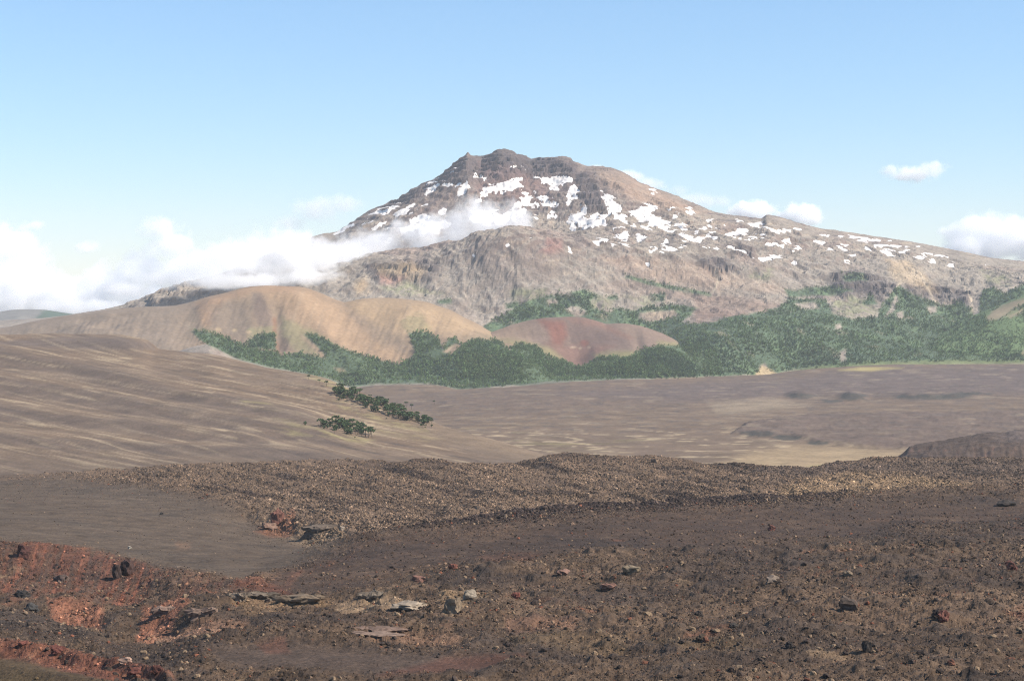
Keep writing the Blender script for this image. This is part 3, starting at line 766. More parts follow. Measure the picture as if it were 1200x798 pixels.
SKY_M = [(-900, 395), (-500, 380), (-200, 372), (-60, 368), (0, 365.5), (14, 363.2), (30, 362.6), (51, 363), (62, 364.5), (74, 366.5), (85, 368), (110, 374), (150, 385), (400, 395), (1600, 400)]
FMN = Loft([(18500, [(-900, 400), (1600, 402)]), (20000, [(-900, 398), (0, 385), (85, 386), (400, 399), (1600, 401)]), (21500, SKY_M), (24000, [(x, y + 30) for x, y in SKY_M])], x0=-900)
MG = PGrid(-560, 320, 300, 18600, 23800, 60, geo=False)
far_m = hill('far_mountain', FMN, MG, lambda X, Y, Z, x, y: 45 * fbm(X / 900, Y / 900, 5, 540, ridged=True) * sstep(2, 12, y - np.interp(x.ravel(), *np.array(SKY_M).T).reshape(x.shape)),
             lambda X, Y, Z, x, y: mix(np.zeros(Z.shape + (3,)) + rgb(128, 122, 116), rgb(70, 92, 66), pmask(x, y, [(40, 376), (50, 364), (62, 362), (110, 370), (120, 400), (30, 400)], 3, 0, 3 * fbm(X / 300, Y / 300, 3, 550))), M_rock)
tag(far_m, 'low blue-grey mountain at the far left edge under the cloud bank', 'mountain', kind='structure')

# ------------------------------------------------------------------ GROUND (the plain and all that lies under the rest)
P = Loft([
    (500, [(-500, 1250), (1700, 1250)]), (1500, [(-500, 690), (1700, 690)]), (2600, [(-500, 600), (1700, 600)]),
    (3500, [(-500, 552), (600, 548), (1200, 546), (1700, 546)]),
    (5000, [(-500, 505), (600, 502), (1200, 497), (1700, 497)]),
    (plus(D_EDGE, -700), [(-500, 480), (300, 470), (600, 462), (800, 453), (1000, 443), (1200, 440), (1700, 440)]),
    (D_EDGE, [(x, max(y, 426) + 0.6) if x > 360 else (x, 452) for x, y in Y_EDGE]),
    (10000, [(-500, 448), (1700, 448)]), (13000, [(-500, 425), (1700, 425)]), (25500, [(-500, 375), (1700, 375)])])
PG = PGrid(-320, 1520, 1080, 1500, 25500, 360)
X, Y = PG.X, PG.Y
Z = P(X, Y)
bx, by = project(X, Y, Z)
n1 = fbm(X / 400, Y / 400, 5, 600); n2 = fbm(X / 80, Y / 80, 4, 610)
drift = fbm((X + 90 * n1) / 150 , (Y + 0.3 * X + 150 * n1) / 120, 5, 620, 0.55)        # wind-laid ash ridges
Z = Z + 1.2 * n2 + 3.0 * n1 + 2.0 * drift * sstep(6500, 4000, Y)
lavam = np.maximum.reduce([pmask(bx, by, [(858, 508), (880, 494), (960, 486), (1100, 484), (1400, 480), (1400, 516), (1080, 528), (1010, 524), (965, 520), (930, 512), (890, 512)], 1.6, 10 * n2, 3 * n2),
                           0.6 * pmask(bx, by, [(600, 452), (800, 446), (1000, 436), (1400, 428), (1400, 470), (1000, 470), (800, 478), (560, 486), (440, 470)], 10, 15 * n1, 5 * n1)])
Z = Z + 7 * lavam * (0.5 + fbm(X / 90, Y / 90, 5, 630, ridged=True))
for cx, cy, rx, ry, h in ((938, 464, 12, 3, 26), (1000, 466, 13, 4, 30), (1090, 465.5, 40, 3.0, 20), (1140, 462, 20, 2, 12)):
    Z = Z + h * ell(bx, by, cx, cy, rx, ry, 0.8) * (0.6 + 0.4 * n2)
PG.Z = Z
px, py = project(X, Y, Z)
C = np.empty(Z.shape + (3,)); C[:] = rgb(128, 108, 94)
C = mix(C, rgb(118, 100, 93), lavam * 0.85)
C = mix(C, rgb(112, 98, 98), pmask(px, py, [(640, 462), (800, 452), (900, 445), (1016, 432), (1200, 428), (1500, 428), (1500, 458), (1100, 462), (960, 462), (800, 470)], 5, 20 * n1, 4 * n1) * 0.65)
crest = fbm((X + 60 * n1) / 210, (Y + 0.45 * X + 90 * n1) / 210, 3, 625, 0.5, ridged=True)
C = mix(C, rgb(196, 174, 148), sstep(*np.quantile(crest, (0.74, 0.97)), crest) * sstep(486, 516, py) * (1 - 0.8 * lavam) * 0.85)
dab = fbm(X / 75, Y / 60, 4, 655, 0.6)
C = mix(C, rgb(104, 93, 90), sstep(0.14, 0.28, dab) * (1 - sstep(500, 522, py)) * 0.75)
C = mix(C, rgb(166, 145, 125), sstep(0.06, 0.3, drift) * sstep(452, 500, py) * (1 - 0.8 * lavam) * 0.35)
hum = fbm(X / 160, Y / 150, 5, 650, 0.6)
C = mix(C, rgb(110, 98, 94), sstep(0.1, 0.4, hum) * (1 - sstep(490, 515, py)) * 0.6)
C = mix(C, rgb(166, 148, 130), sstep(0.1, 0.4, -hum) * (1 - sstep(490, 515, py)) * 0.5)
C = mix(C, rgb(118, 100, 92), sstep(0.08, 0.42, -drift) * sstep(452, 500, py) * (1 - lavam) * 0.5)
C = mix(C, rgb(178, 154, 126), pmask(px, py, [(830, 548), (880, 530), (930, 522), (990, 524), (1070, 530), (1080, 540), (1000, 545), (940, 552)], 6, 6 * n2, 4 * n2) * 0.8)
C = mix(C, rgb(168, 150, 132), pmask(px, py, [(830, 472), (900, 466), (950, 474), (900, 482), (840, 486)], 5, 12 * n2, 4 * n2) * 0.6)
C = mix(C, rgb(172, 166, 108), sstep(0.15, 0.45, fbm(X / 260, Y / 60, 4, 640)) * pmask(px, py, [(540, 505), (620, 500), (760, 515), (800, 530), (640, 525), (560, 525)], 8) * 0.4)
C = mix(C, rgb(196, 178, 122), pmask(px, py, [(980, 434), (1010, 430), (1060, 431), (1020, 435)], 1.5, 6 * n2, 1 * n2) * 0.8)
C = mix(C, rgb(178, 170, 120), pmask(px, py, [(945, 546), (990, 542), (985, 546), (955, 549)], 1.5) * 0.5)
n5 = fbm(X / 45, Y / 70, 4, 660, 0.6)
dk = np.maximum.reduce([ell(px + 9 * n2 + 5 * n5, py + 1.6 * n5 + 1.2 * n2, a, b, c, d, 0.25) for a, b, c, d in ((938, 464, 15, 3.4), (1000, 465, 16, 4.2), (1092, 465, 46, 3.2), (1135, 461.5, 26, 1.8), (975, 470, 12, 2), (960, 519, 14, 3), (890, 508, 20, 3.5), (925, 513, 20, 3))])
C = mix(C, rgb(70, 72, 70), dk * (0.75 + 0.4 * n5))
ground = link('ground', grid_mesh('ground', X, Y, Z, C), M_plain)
tag(ground, 'wide brown ash plain streaked with pale drifts below the volcano', 'plain', kind='structure')

# ------------------------------------------------------------------ ASH SLOPE on the left
SKY_S = [(-500, 385), (-150, 391), (0, 394), (45, 395.5), (90, 397), (140, 397.5), (165, 401), (181, 408), (221, 413), (245, 415), (276, 422), (313, 431.5), (353, 438), (381, 444), (404, 454), (430, 463), (455, 474), (485, 486), (515, 498), (560, 511), (600, 522), (640, 533), (700, 545), (760, 556), (900, 580)]
S = Loft([
    ([(-500, 2350), (900, 2500)], [(-500, 590), (900, 590)]),
    ([(-500, 2650), (900, 2900)], [(-500, 562), (0, 558), (300, 552), (600, 552), (700, 558), (900, 586)]),
    ([(-500, 3150), (300, 3150), (600, 3250), (900, 3250)], [(-500, 520), (0, 522), (150, 524), (300, 527), (450, 533), (600, 543), (700, 552), (900, 584)]),
    ([(-500, 4000), (0, 4000), (300, 3700), (600, 3500), (900, 3450)], [(-500, 455), (0, 462), (150, 473), (300, 490), (400, 506), (500, 518), (600, 534), (700, 549), (900, 582)]),
    ([(-500, 5300), (0, 5300), (181, 5100), (353, 4500), (455, 4150), (600, 3700), (900, 3600)], SKY_S),
    ([(-500, 6200), (300, 5600), (600, 4100), (900, 3900)], [(x, y + 45) for x, y in SKY_S]),
])
SG = PGrid(-260, 860, 620, 2450, 6000, 250)


def ridge_line(x, y, pts, w):
    yl = np.interp(x, [p[0] for p in pts], [p[1] for p in pts])
    e = sstep(pts[0][0] - 40, pts[0][0], x) * (1 - sstep(pts[-1][0] - 60, pts[-1][0] + 10, x))
    return (y - yl) / w, e


X, Y = SG.X, SG.Y
Z = S(X, Y)
bx, by = project(X, Y, Z)
n1 = fbm(X / 300, Y / 300, 5, 700); n2 = fbm(X / 70, Y / 70, 4, 710)
# lava tongues lying down the slope as long low ridges
RL = [[(-200, 400), (0, 416), (60, 428), (130, 447), (200, 462), (260, 474), (320, 488), (400, 504)], [(-200, 440), (0, 448), (90, 462), (180, 480), (280, 497), (360, 508), (430, 514)], [(-200, 470), (0, 482), (120, 496), (240, 510), (340, 520)], [(-200, 506), (0, 512), (160, 522), (300, 531), (420, 537)]]
tong = np.zeros(Z.shape)
thin = fbm((bx + 1.5 * by) / 260 + 0.4 * n1, (by - 0.20 * bx) / 10.0, 2, 740, 0.4, ridged=True)
for pts, h, w in zip(RL, (18, 14, 9, 6), (9, 9, 6, 5)):
    t, e = ridge_line(bx, by, pts, w)
    t = t + 0.7 * n1
    prof = np.exp(-np.clip(t, 0, 9) ** 2 * 1.2) * np.exp(-np.clip(-t, 0, 9) ** 2 * 0.25)
    Z = Z + h * prof * e
    tong = np.maximum(tong, sstep(-0.6, 0.3, t) * (1 - sstep(1.0, 2.2, t)) * e)
Z = Z + 16 * pmask(bx, by, [(-20, 400), (60, 394), (140, 395), (175, 402), (182, 409), (120, 408), (40, 404)], 4, 3 * n2, 1.5 * n2)
strk = fbm((bx + 1.5 * by) / 210 + 0.3 * n1, (by - 0.20 * bx) / 5.0, 5, 720, 0.6)
strk2 = fbm((bx + 1.5 * by) / 90, (by - 0.17 * bx) / 2.6, 4, 730, 0.6)
Z = Z + (3.0 * strk + 1.3 * strk2 + 1.5 * n1 + 0.8 * n2) * sstep(2500, 2900, Y)
SG.Z = Z
px, py = project(X, Y, Z)
C = np.empty(Z.shape + (3,)); C[:] = rgb(129, 108, 93)
C = mix(C, rgb(148, 128, 114), sstep(-0.2, 0.5, n1) * 0.5)
C = mix(C, rgb(186, 164, 140), sstep(0.12, 0.4, strk) * 0.8)
C = mix(C, rgb(176, 154, 132), sstep(0.12, 0.4, strk2) * 0.6)
C = mix(C, rgb(106, 92, 88), np.clip(tong * (0.75 + 0.5 * n2), 0, 1) * 0.75)
C = mix(C, rgb(100, 87, 82), sstep(0.1, 0.4, -strk) * 0.65)
C = mix(C, rgb(104, 92, 84), sstep(0.14, 0.4, -strk2) * 0.5)
C = mix(C, rgb(116, 102, 98), pmask(px, py, [(-20, 402), (60, 395), (140, 396), (175, 402), (182, 409), (120, 410), (40, 406)], 3) * 0.8)
C = mix(C, rgb(104, 90, 84), sstep(515, 560, py) * 0.45)
C = mix(C, rgb(202, 180, 154), sstep(*np.quantile(thin, (0.80, 0.97)), thin) * (1 - sstep(525, 550, py)) * sstep(-0.3, 0.2, strk) * 0.42)
skd = py - np.interp(px.ravel(), *np.array(SKY_S).T).reshape(px.shape)
C = mix(C, rgb(140, 120, 104), (1 - sstep(2, 30, skd)) * sstep(440, 540, px) * 0.9)
for poly, k in (([(286, 470), (318, 472), (330, 480), (300, 479)], 0.8), ([(318, 490), (345, 494), (380, 502), (350, 502)], 0.55), ([(314, 500), (340, 504), (370, 512), (345, 511)], 0.75), ([(374, 503), (400, 510), (440, 516), (436, 521), (400, 516), (376, 510)], 0.9), ([(390, 470), (412, 473), (450, 490), (500, 503), (505, 508), (450, 498), (410, 482)], 0.75), ([(345, 436), (381, 443), (415, 458), (400, 458), (370, 446)], 0.8), ([(420, 498), (470, 506), (520, 514), (500, 518), (440, 508)], 0.4)):
    C = mix(C, rgb(164, 150, 112), 0.9 * k * pmask(px, py, poly, 3, 14 * n2 + 10 * strk2, 2.5 * n2 + 4 * strk2) * sstep(-0.25, 0.15, strk2 + 0.5 * n2))
ash_slope = link('ash_slope', grid_mesh('ash_slope', X, Y, Z, C), M_ash)
tag(ash_slope, 'long brown ash slope descending from the left into the plain', 'ash slope', kind='structure')

# ------------------------------------------------------------------ far lava tongue on the right
SKY_L = [(1000, 552), (1050, 541), (1060, 533), (1064, 529), (1072, 526), (1085, 523), (1100, 521), (1120, 518), (1135, 515.5), (1150, 512.5), (1160, 511), (1175, 511.5), (1185, 509), (1200, 507.5), (1300, 503), (1500, 505), (1600, 520)]
LT = Loft([(2900, [(1000, 580), (1600, 580)]), (3150, [(1000, 560), (1060, 548), (1100, 546), (1200, 545), (1600, 545)]), (3300, [(1000, 556), (1060, 540), (1085, 534), (1120, 530), (1200, 525), (1600, 530)]), (3500, SKY_L), (3900, [(1000, 560), (1060, 536), (1200, 520), (1600, 525)]), (4300, [(1000, 560), (1600, 545)])])
LG = PGrid(1020, 1480, 260, 2950, 4200, 110)
lava_tongue = hill('lava_flow', LT, LG,
    lambda X, Y, Z, x, y: 7 * fbm(X / 60, Y / 60, 5, 800, 0.6, ridged=True) + 3 * fbm(x / 5, Y / 200, 3, 805) * sstep(516, 528, y),
    lambda X, Y, Z, x, y: mix(mix(np.zeros(Z.shape + (3,)) + rgb(96, 80, 73), rgb(138, 106, 94), sstep(0.05, 0.5, fbm(x / 6, Y / 160, 4, 810)) * sstep(520, 528, y) * 0.8), rgb(122, 108, 106), sstep(1150, 1190, x) * (1 - sstep(512, 524, y)) * 0.6), M_lava)
tag(lava_tongue, 'dark ridge of a lava flow ending on the plain at the right edge', 'lava flow', kind='structure')

# ------------------------------------------------------------------ LAVA FIELD (foreground)
SKY_F = [(-500, 570), (-150, 562), (0, 559), (60, 556), (120, 554), (180, 550), (240, 546), (300, 545), (400, 543), (470, 543), (490, 541.5), (505, 543), (540, 548), (570, 549), (600, 546), (630, 540), (650, 536.5), (665, 535.5), (690, 536), (720, 537.5), (740, 539), (790, 543), (830, 547.5), (880, 549), (910, 550), (940, 550), (975, 546), (1000, 543), (1030, 540), (1080, 539), (1140, 541), (1200, 541), (1350, 543), (1700, 550)]
FL = Loft([
    (480, [(-500, 960), (1700, 960)]),
    (620, [(-500, 870), (0, 865), (600, 860), (1200, 850), (1700, 850)]),
    (760, [(-500, 790), (0, 782), (300, 772), (600, 768), (1200, 765), (1700, 765)]),
    (1000, [(-500, 712), (0, 704), (200, 705), (400, 702), (600, 694), (900, 688), (1200, 682), (1700, 682)]),
    (1350, [(-500, 640), (0, 638), (200, 652), (300, 655), (400, 644), (600, 632), (900, 628), (1200, 622), (1700, 620)]),
    (1750, [(-500, 600), (0, 598), (200, 606), (330, 612), (430, 604), (600, 596), (800, 590), (1000, 585), (1200, 582), (1700, 580)]),
    (2100, [(-500, 580), (0, 574), (120, 572), (300, 570), (600, 564), (800, 564), (1000, 562), (1200, 558), (1700, 560)]),
    (2400, SKY_F),
    (2850, [(x, y + 45) for x, y in SKY_F])])
FG = PGrid(-200, 1440, 1160, 485, 2800, 480)


def path_t(x, y, pts, w):
    return (y - np.interp(x, [p[0] for p in pts], [p[1] for p in pts])) / w


X, Y = FG.X, FG.Y
Z = FL(X, Y)
bx, by = project(X, Y, Z)
n1 = fbm(X / 120, Y / 120, 5, 900); n2 = fbm(X / 28, Y / 28, 4, 910); n3 = fbm(X / 420, Y / 420, 4, 920)
ASH = [[(-300, 568), (0, 563), (60, 561), (140, 568), (230, 584), (290, 603), (312, 620), (360, 630), (400, 634), (420, 638), (352, 655), (290, 684), (230, 672), (165, 658), (100, 646), (0, 634), (-300, 620)],
       [(-300, 757), (0, 757), (60, 772), (100, 785), (150, 798), (170, 820), (-300, 840)],
       [(240, 760), (340, 756), (520, 766), (615, 770), (560, 790), (400, 790), (260, 780)]]
ash = np.zeros(Z.shape)
for p in ASH:
    ash = np.maximum(ash, pmask(bx, by, p, 8, 16 * n1 + 6 * n2, 6 * n1 + 3 * n2))
BLOCK = [(60, 556), (180, 549), (300, 543), (500, 540), (560, 546), (650, 534), (740, 537), (830, 545), (940, 548), (1040, 538), (1140, 539), (1345, 540), (1345, 580), (1140, 580), (1010, 590), (860, 600), (740, 608), (640, 616), (560, 621), (430, 636), (310, 620), (250, 590), (180, 576), (60, 564)]
block = pmask(bx, by, BLOCK, 9, 22 * n1 + 12 * n2, 8 * n1 + 6 * n2) * (1 - ash)
rough = np.clip(1 - 0.93 * ash, 0, 1)
smooth_flow = pmask(bx, by, [(420, 645), (560, 628), (760, 612), (1000, 598), (1200, 592), (1345, 590), (1345, 606), (1100, 622), (900, 640), (700, 650), (540, 668), (400, 690), (300, 700), (330, 675)], 10, 12 * n1, 6 * n1)
rough = rough * (1 - 0.55 * smooth_flow)
# big forms
flowlines = fbm((bx + 3.0 * by) / 170 + 0.3 * n1, (by - 0.20 * bx) / 10.0, 4, 930, 0.55, ridged=True)
sweep = by - np.interp(bx, [-140, 260, 420, 640, 860, 1000, 1345], [690, 668, 638, 611, 596, 587, 576])
bands = fbm(bx / 260 + 0.25 * n1, sweep / (7 + 0.10 * np.clip(sweep, 0, 160)) + 0.8 * n1, 4, 932, 0.55)
Z = Z + rough * sstep(0, 12, sweep) * 4.6 * bands + rough * (6.5 * n1 + 3.0 * flowlines * (0.5 + 1.3 * block) + 2.6 * fbm(X / 34, Y / 34, 4, 935, 0.6, ridged=True) * (1 - 0.5 * smooth_flow)) + 3.0 * n3
mfb = fbm((X + 6 * n2) / 30.0, Y / 40.0, 3, 944, 0.45)
mound = sstep(0.08, 0.5, mfb) * rough * sstep(612, 650, by) * (1 - smooth_flow) * sstep(250, 420, bx + 30 * n1)
Z = Z + 3.4 * mound * np.clip(Y / 1100, 0.5, 1.2)
# dark flow lobe standing in front of the blocky field
LOBE = [(260, 668), (300, 655), (350, 648), (420, 638), (470, 631), (520, 623), (580, 616), (640, 611), (760, 604), (860, 596), (1000, 587), (1100, 583), (1200, 580), (1345, 576)]
t = path_t(bx, by, LOBE, 6) + 0.5 * n1
e = sstep(260, 420, bx)
Z = Z + e * (9 * np.exp(-np.clip(t, 0, 30) ** 2 * 0.10) * sstep(-0.6, 0.4, t) - 4 * np.exp(-(t + 1.6) ** 2))
# scarps that face the viewpoint
SCARPS = [([(-140, 634), (0, 638), (60, 642), (110, 649), (170, 661), (230, 676), (300, 690)], 16, 22, (-300, 210), 60),
          ([(40, 688), (100, 692), (130, 700), (170, 698), (215, 704), (300, 702)], 8, 12, (50, 230), 30),
          ([(160, 712), (190, 713), (240, 714), (290, 716)], 6, 6, (172, 292), 20),
          ([(290, 598), (312, 604), (350, 618), (400, 624), (420, 628)], 8, 8, (285, 415), 25),
          ([(255, 700), (300, 698), (380, 699), (440, 698), (505, 703)], 6, 7, (260, 505), 25),
          ([(410, 738), (480, 737), (560, 742)], 4, 4, (412, 540), 18),
          ([(-140, 746), (0, 750), (60, 756), (120, 768), (170, 784), (210, 800)], 9, 10, (-300, 215), 40)]
scarp = np.zeros(Z.shape)
for pts, h, w, (xa, xb), dec in SCARPS:
    t = (by - np.interp(bx, *np.array(pts).T)) + 4 * n2 + 3 * n1
    e = sstep(xa - 45, xa + 30, bx + 14 * n1) * (1 - sstep(xb - 60, xb + 35, bx + 14 * n1))
    Z = Z - e * h * sstep(0, w, t) * np.exp(-np.clip(t - w, 0, 999) / dec)
    scarp = np.maximum(scarp, e * sstep(-1, 1, t) * (1 - sstep(w, w * 1.5, t)))
# near ridge that stands up in the lower left corner
Z = Z + 7 * pmask(bx, by, [(-140, 748), (0, 752), (60, 760), (130, 774), (200, 796), (200, 815), (120, 800), (0, 775), (-140, 770)], 8, 0, 4 * n1)
# rubble and pits
w1d, w1v = worley(X / 7.5, Y / 7.5, 40)
w2d, w2v = worley(X / 16.0, Y / 16.0, 41)
dens = sstep(-0.25, 0.35, n1 + 0.5 * n2 + 0.5 * block)
Z = Z + rough * ((0.4 + 0.8 * dens) * 2.2 * (0.55 - w1d) * (0.3 + w1v) + 2.4 * (0.5 - w2d) * sstep(0.55, 1.0, w2v) * dens + 1.9 * n2 + 0.9 * fbm(X / 7.0, Y / 9.0, 3, 948, 0.6, ridged=True) * (1 - 0.4 * smooth_flow))
Z = Z + ash * (0.35 * fbm(X / 30, Y / 34, 4, 950) + 2.6 * fbm(X / 160, (Y + 0.4 * X) / 70, 3, 955))
FG.Z = Z
px, py = project(X, Y, Z)
gyy = np.gradient(Z, axis=0) / np.gradient(Y, axis=0)
hi = fbm(X / 9, Y / 9, 3, 960)
C = np.empty(Z.shape + (3,)); C[:] = rgb(98, 81, 69)
md = fbm(X / 22, Y / 22, 5, 963, 0.6)
C = mix(C, rgb(128, 107, 92), sstep(0.0, 0.45, n1 * 0.6 + md * 0.7) * 0.75)
C = mix(C, rgb(72, 62, 60), sstep(0.08, 0.4, md + 0.3 * hi) * 0.65 * sstep(-0.3, 0.2, -n1))
C = mix(C, rgb(80, 70, 67), sstep(0.0, 0.45, -n1 + 0.3 * n2) * 0.6)
C = mix(C, rgb(88, 71, 63), smooth_flow * 0.7)
C = mix(C, rgb(70, 60, 57), sstep(0.05, 0.4, bands) * sstep(-4, 10, sweep) * (1 - ash) * 0.6)
C = mix(C, rgb(132, 108, 91), sstep(0.08, 0.4, -bands) * sstep(-4, 10, sweep) * (1 - ash) * 0.45)
C = mix(C, rgb(126, 106, 92), block * 0.85 * np.where(bx < 480, 0.4 + 0.6 * sstep(-2, 14, by - np.interp(bx.ravel(), *np.array(SKY_F).T).reshape(bx.shape)), 1.0))
C = mix(C, rgb(128, 108, 94), (1 - sstep(0, 12, by - np.interp(bx.ravel(), *np.array(SKY_F).T).reshape(bx.shape))) * (1 - sstep(380, 480, bx)) * 0.8)
C = mix(C, rgb(138, 116, 99), block * sstep(0.0, 0.5, hi + 0.3 * n1) * 0.6)
ogv = fbm((bx + 3.0 * by) / 130 + 0.4 * n1, (by - 0.20 * bx) / 6.5, 4, 934, 0.6)
C = mix(C, rgb(74, 63, 60), block * sstep(0.05, 0.4, ogv) * 0.8)  # shadows of the low flow ridges drawn as dark tone bands
C = mix(C, rgb(164, 138, 112), pmask(bx, by, [(870, 602), (930, 570), (1000, 560), (1080, 562), (1140, 572), (1140, 581), (1040, 585), (960, 592)], 6, 8 * n2, 3 * n2) * 0.7)
C = mix(C, rgb(104, 90, 84), pmask(bx, by, [(880, 552), (1000, 545), (1345, 540), (1345, 566), (1100, 560), (1000, 556), (900, 566)], 6, 10 * n2, 4 * n2) * 0.55)
C = mix(C, rgb(110, 95, 84), pmask(bx, by, ASH[0], 7, 9 * n1, 5 * n1) * 0.95)
C = mix(C, rgb(120, 105, 94), ash * sstep(0.0, 0.4, fbm(X / 130, Y / 110, 5, 970, 0.6)) * 0.55)
C = mix(C, rgb(88, 79, 74), ash * sstep(0.05, 0.4, fbm(X / 160, Y / 130, 5, 975, 0.6)) * 0.5)
C = mix(C, rgb(104, 86, 66), pmask(bx, by, ASH[1], 6, 5 * n1, 5 * n1) * 0.9)
C = mix(C, rgb(112, 94, 66), pmask(bx, by, [(-140, 775), (20, 778), (60, 792), (40, 830), (-140, 830)], 10, 8 * n2, 6 * n2) * 0.5)
C = mix(C, rgb(100, 84, 76), pmask(bx, by, ASH[2], 8, 8 * n1, 5 * n1) * 0.8)
C = mix(C, rgb(108, 74, 64), pmask(bx, by, [(520, 770), (615, 768), (616, 776), (560, 786), (520, 790), (440, 796)], 5, 5 * n1, 4 * n1) * 0.7)
C = mix(C, rgb(86, 74, 68), sstep(0.1, 0.6, mound) * sstep(-0.5, 0.1, n2 + 0.2) * 0.65)
lev_t = path_t(bx, by, LOBE, 6) + 0.6 * n1
levee = np.exp(-((lev_t - 0.2) / 1.1) ** 2) * sstep(430, 560, bx) * (1 - sstep(900, 1040, bx)) * sstep(-0.3, 0.25, n1 + 0.4)
C = mix(C, rgb(70, 60, 58), levee * 0.85)
# red oxidised scarps with chutes of paler scree running down them
chute = fbm((bx + 0.6 * by) / 11, by / 60, 4, 980, 0.55)
red = np.maximum(pmask(bx, by, [(-140, 634), (0, 637), (60, 641), (120, 650), (175, 663), (195, 676), (160, 690), (110, 690), (60, 684), (-140, 680)], 4, 5 * n2, 4 * n2), 0.28 * pmask(bx, by, [(170, 662), (240, 676), (300, 686), (420, 650), (330, 692), (230, 696), (170, 690)], 6, 9 * n1, 5 * n1))
C = mix(C, rgb(116, 80, 68), red * (0.3 + 0.7 * sstep(-0.35, 0.25, chute + 0.6 * md)))
C = mix(C, rgb(150, 98, 80), red * sstep(0.08, 0.4, chute) * 0.85)
C = mix(C, rgb(98, 82, 76), red * sstep(0.1, 0.4, -chute) * 0.7)
pink = np.maximum(pmask(bx, by, [(56, 690), (100, 690), (122, 698), (118, 710), (75, 708), (60, 702)], 3, 4 * n2, 3 * n2), pmask(bx, by, [(168, 698), (215, 694), (222, 704), (180, 726), (160, 724)], 3, 4 * n2, 3 * n2))
C = mix(C, rgb(164, 112, 92), pink * (0.6 + 0.4 * sstep(-0.2, 0.2, chute)))
C = mix(C, rgb(186, 136, 112), pink * sstep(0.05, 0.3, chute) * 0.7)
nr_ = pmask(bx, by, [(-140, 748), (0, 750), (60, 756), (130, 770), (205, 798), (160, 800), (100, 786), (50, 772), (0, 760), (-140, 758)], 4, 4 * n2, 3 * n2)
C = mix(C, rgb(128, 84, 70), nr_ * 0.9)
C = mix(C, rgb(170, 124, 102), nr_ * sstep(0.1, 0.5, hi + 0.3 * n2) * 0.6)
# pale weathered ledges and ochre ground
for poly, c, k in (([(392, 705), (440, 700), (500, 706), (504, 714), (440, 714), (395, 711)], (178, 152, 128), 0.85), ([(270, 702), (340, 698), (392, 702), (340, 711), (290, 713)], (166, 136, 108), 0.7), ([(178, 716), (225, 718), (290, 720), (300, 728), (220, 731), (180, 724)], (176, 136, 116), 0.8),
                   ([(415, 740), (480, 739), (540, 745), (530, 751), (420, 748)], (162, 126, 106), 0.7), ([(515, 700), (545, 700), (548, 722), (520, 722)], (172, 144, 116), 0.7), ([(540, 694), (575, 694), (575, 712), (545, 714)], (150, 128, 108), 0.6),
                   ([(590, 744), (650, 742), (740, 746), (735, 762), (670, 762), (600, 756)], (132, 110, 86), 0.5), ([(740, 750), (830, 752), (900, 765), (870, 772), (800, 766)], (128, 107, 84), 0.5), ([(590, 728), (680, 730), (670, 740), (595, 742)], (160, 122, 104), 0.6),
                   ([(330, 608), (345, 600), (345, 622), (322, 624), (296, 618)], (164, 112, 90), 0.7), ([(340, 622), (400, 624), (412, 630), (380, 634), (340, 630)], (156, 134, 114), 0.7), ([(560, 655), (600, 650), (640, 652), (610, 668), (570, 668)], (112, 78, 66), 0.5),
                   ([(290, 678), (330, 688), (345, 698), (300, 696), (276, 688)], (132, 84, 68), 0.7), ([(205, 634), (225, 636), (222, 644), (208, 643)], (150, 118, 98), 0.6), ([(300, 756), (336, 752), (338, 764), (310, 766)], (128, 84, 70), 0.6)):
    C = mix(C, rgb(*c), k * pmask(bx, by, poly, 3, 5 * n2, 3 * n2) * (0.75 + 0.35 * hi))
rs = fbm(X / 60, Y / 60, 4, 990)
C = mix(C, rgb(134, 94, 78), sstep(0.36, 0.6, rs + 0.15 * hi) * (1 - ash) * (1 - 0.8 * block) * sstep(600, 640, by) * 0.75)
C = mix(C, rgb(150, 126, 104), sstep(0.36, 0.6, fbm(X / 45, Y / 45, 4, 1000) + 0.2 * hi) * (1 - ash) * sstep(610, 660, by) * 0.65)
C = mix(C, rgb(72, 66, 66), pmask(bx, by, [(-140, 700), (60, 705), (130, 722), (100, 728), (-140, 722)], 6, 8 * n2, 4 * n2) * 0.6)
C = C * np.array([0.92, 0.89, 0.88])
lava_field = link('lava_field', grid_mesh('lava_field', X, Y, Z, C, smooth=False), M_lava)
tag(lava_field, 'rough dark brown lava field with red scarps filling the foreground', 'lava field', kind='structure')
FGC = C
F_ASH, F_BLOCK, F_DENS, F_SMOOTH, F_MOUND, F_LEV = ash, block, dens, smooth_flow, mound, levee
F_OGIVE = fbm((bx + 3.0 * by) / 130 + 0.4 * n1, (by - 0.20 * bx) / 6.5, 4, 934, 0.6)
F_BX, F_BY = bx, by

# ------------------------------------------------------------------ rocks
def ico(sub):
    bm = bmesh.new()
    bmesh.ops.create_icosphere(bm, subdivisions=sub, radius=1.0)
    return bm


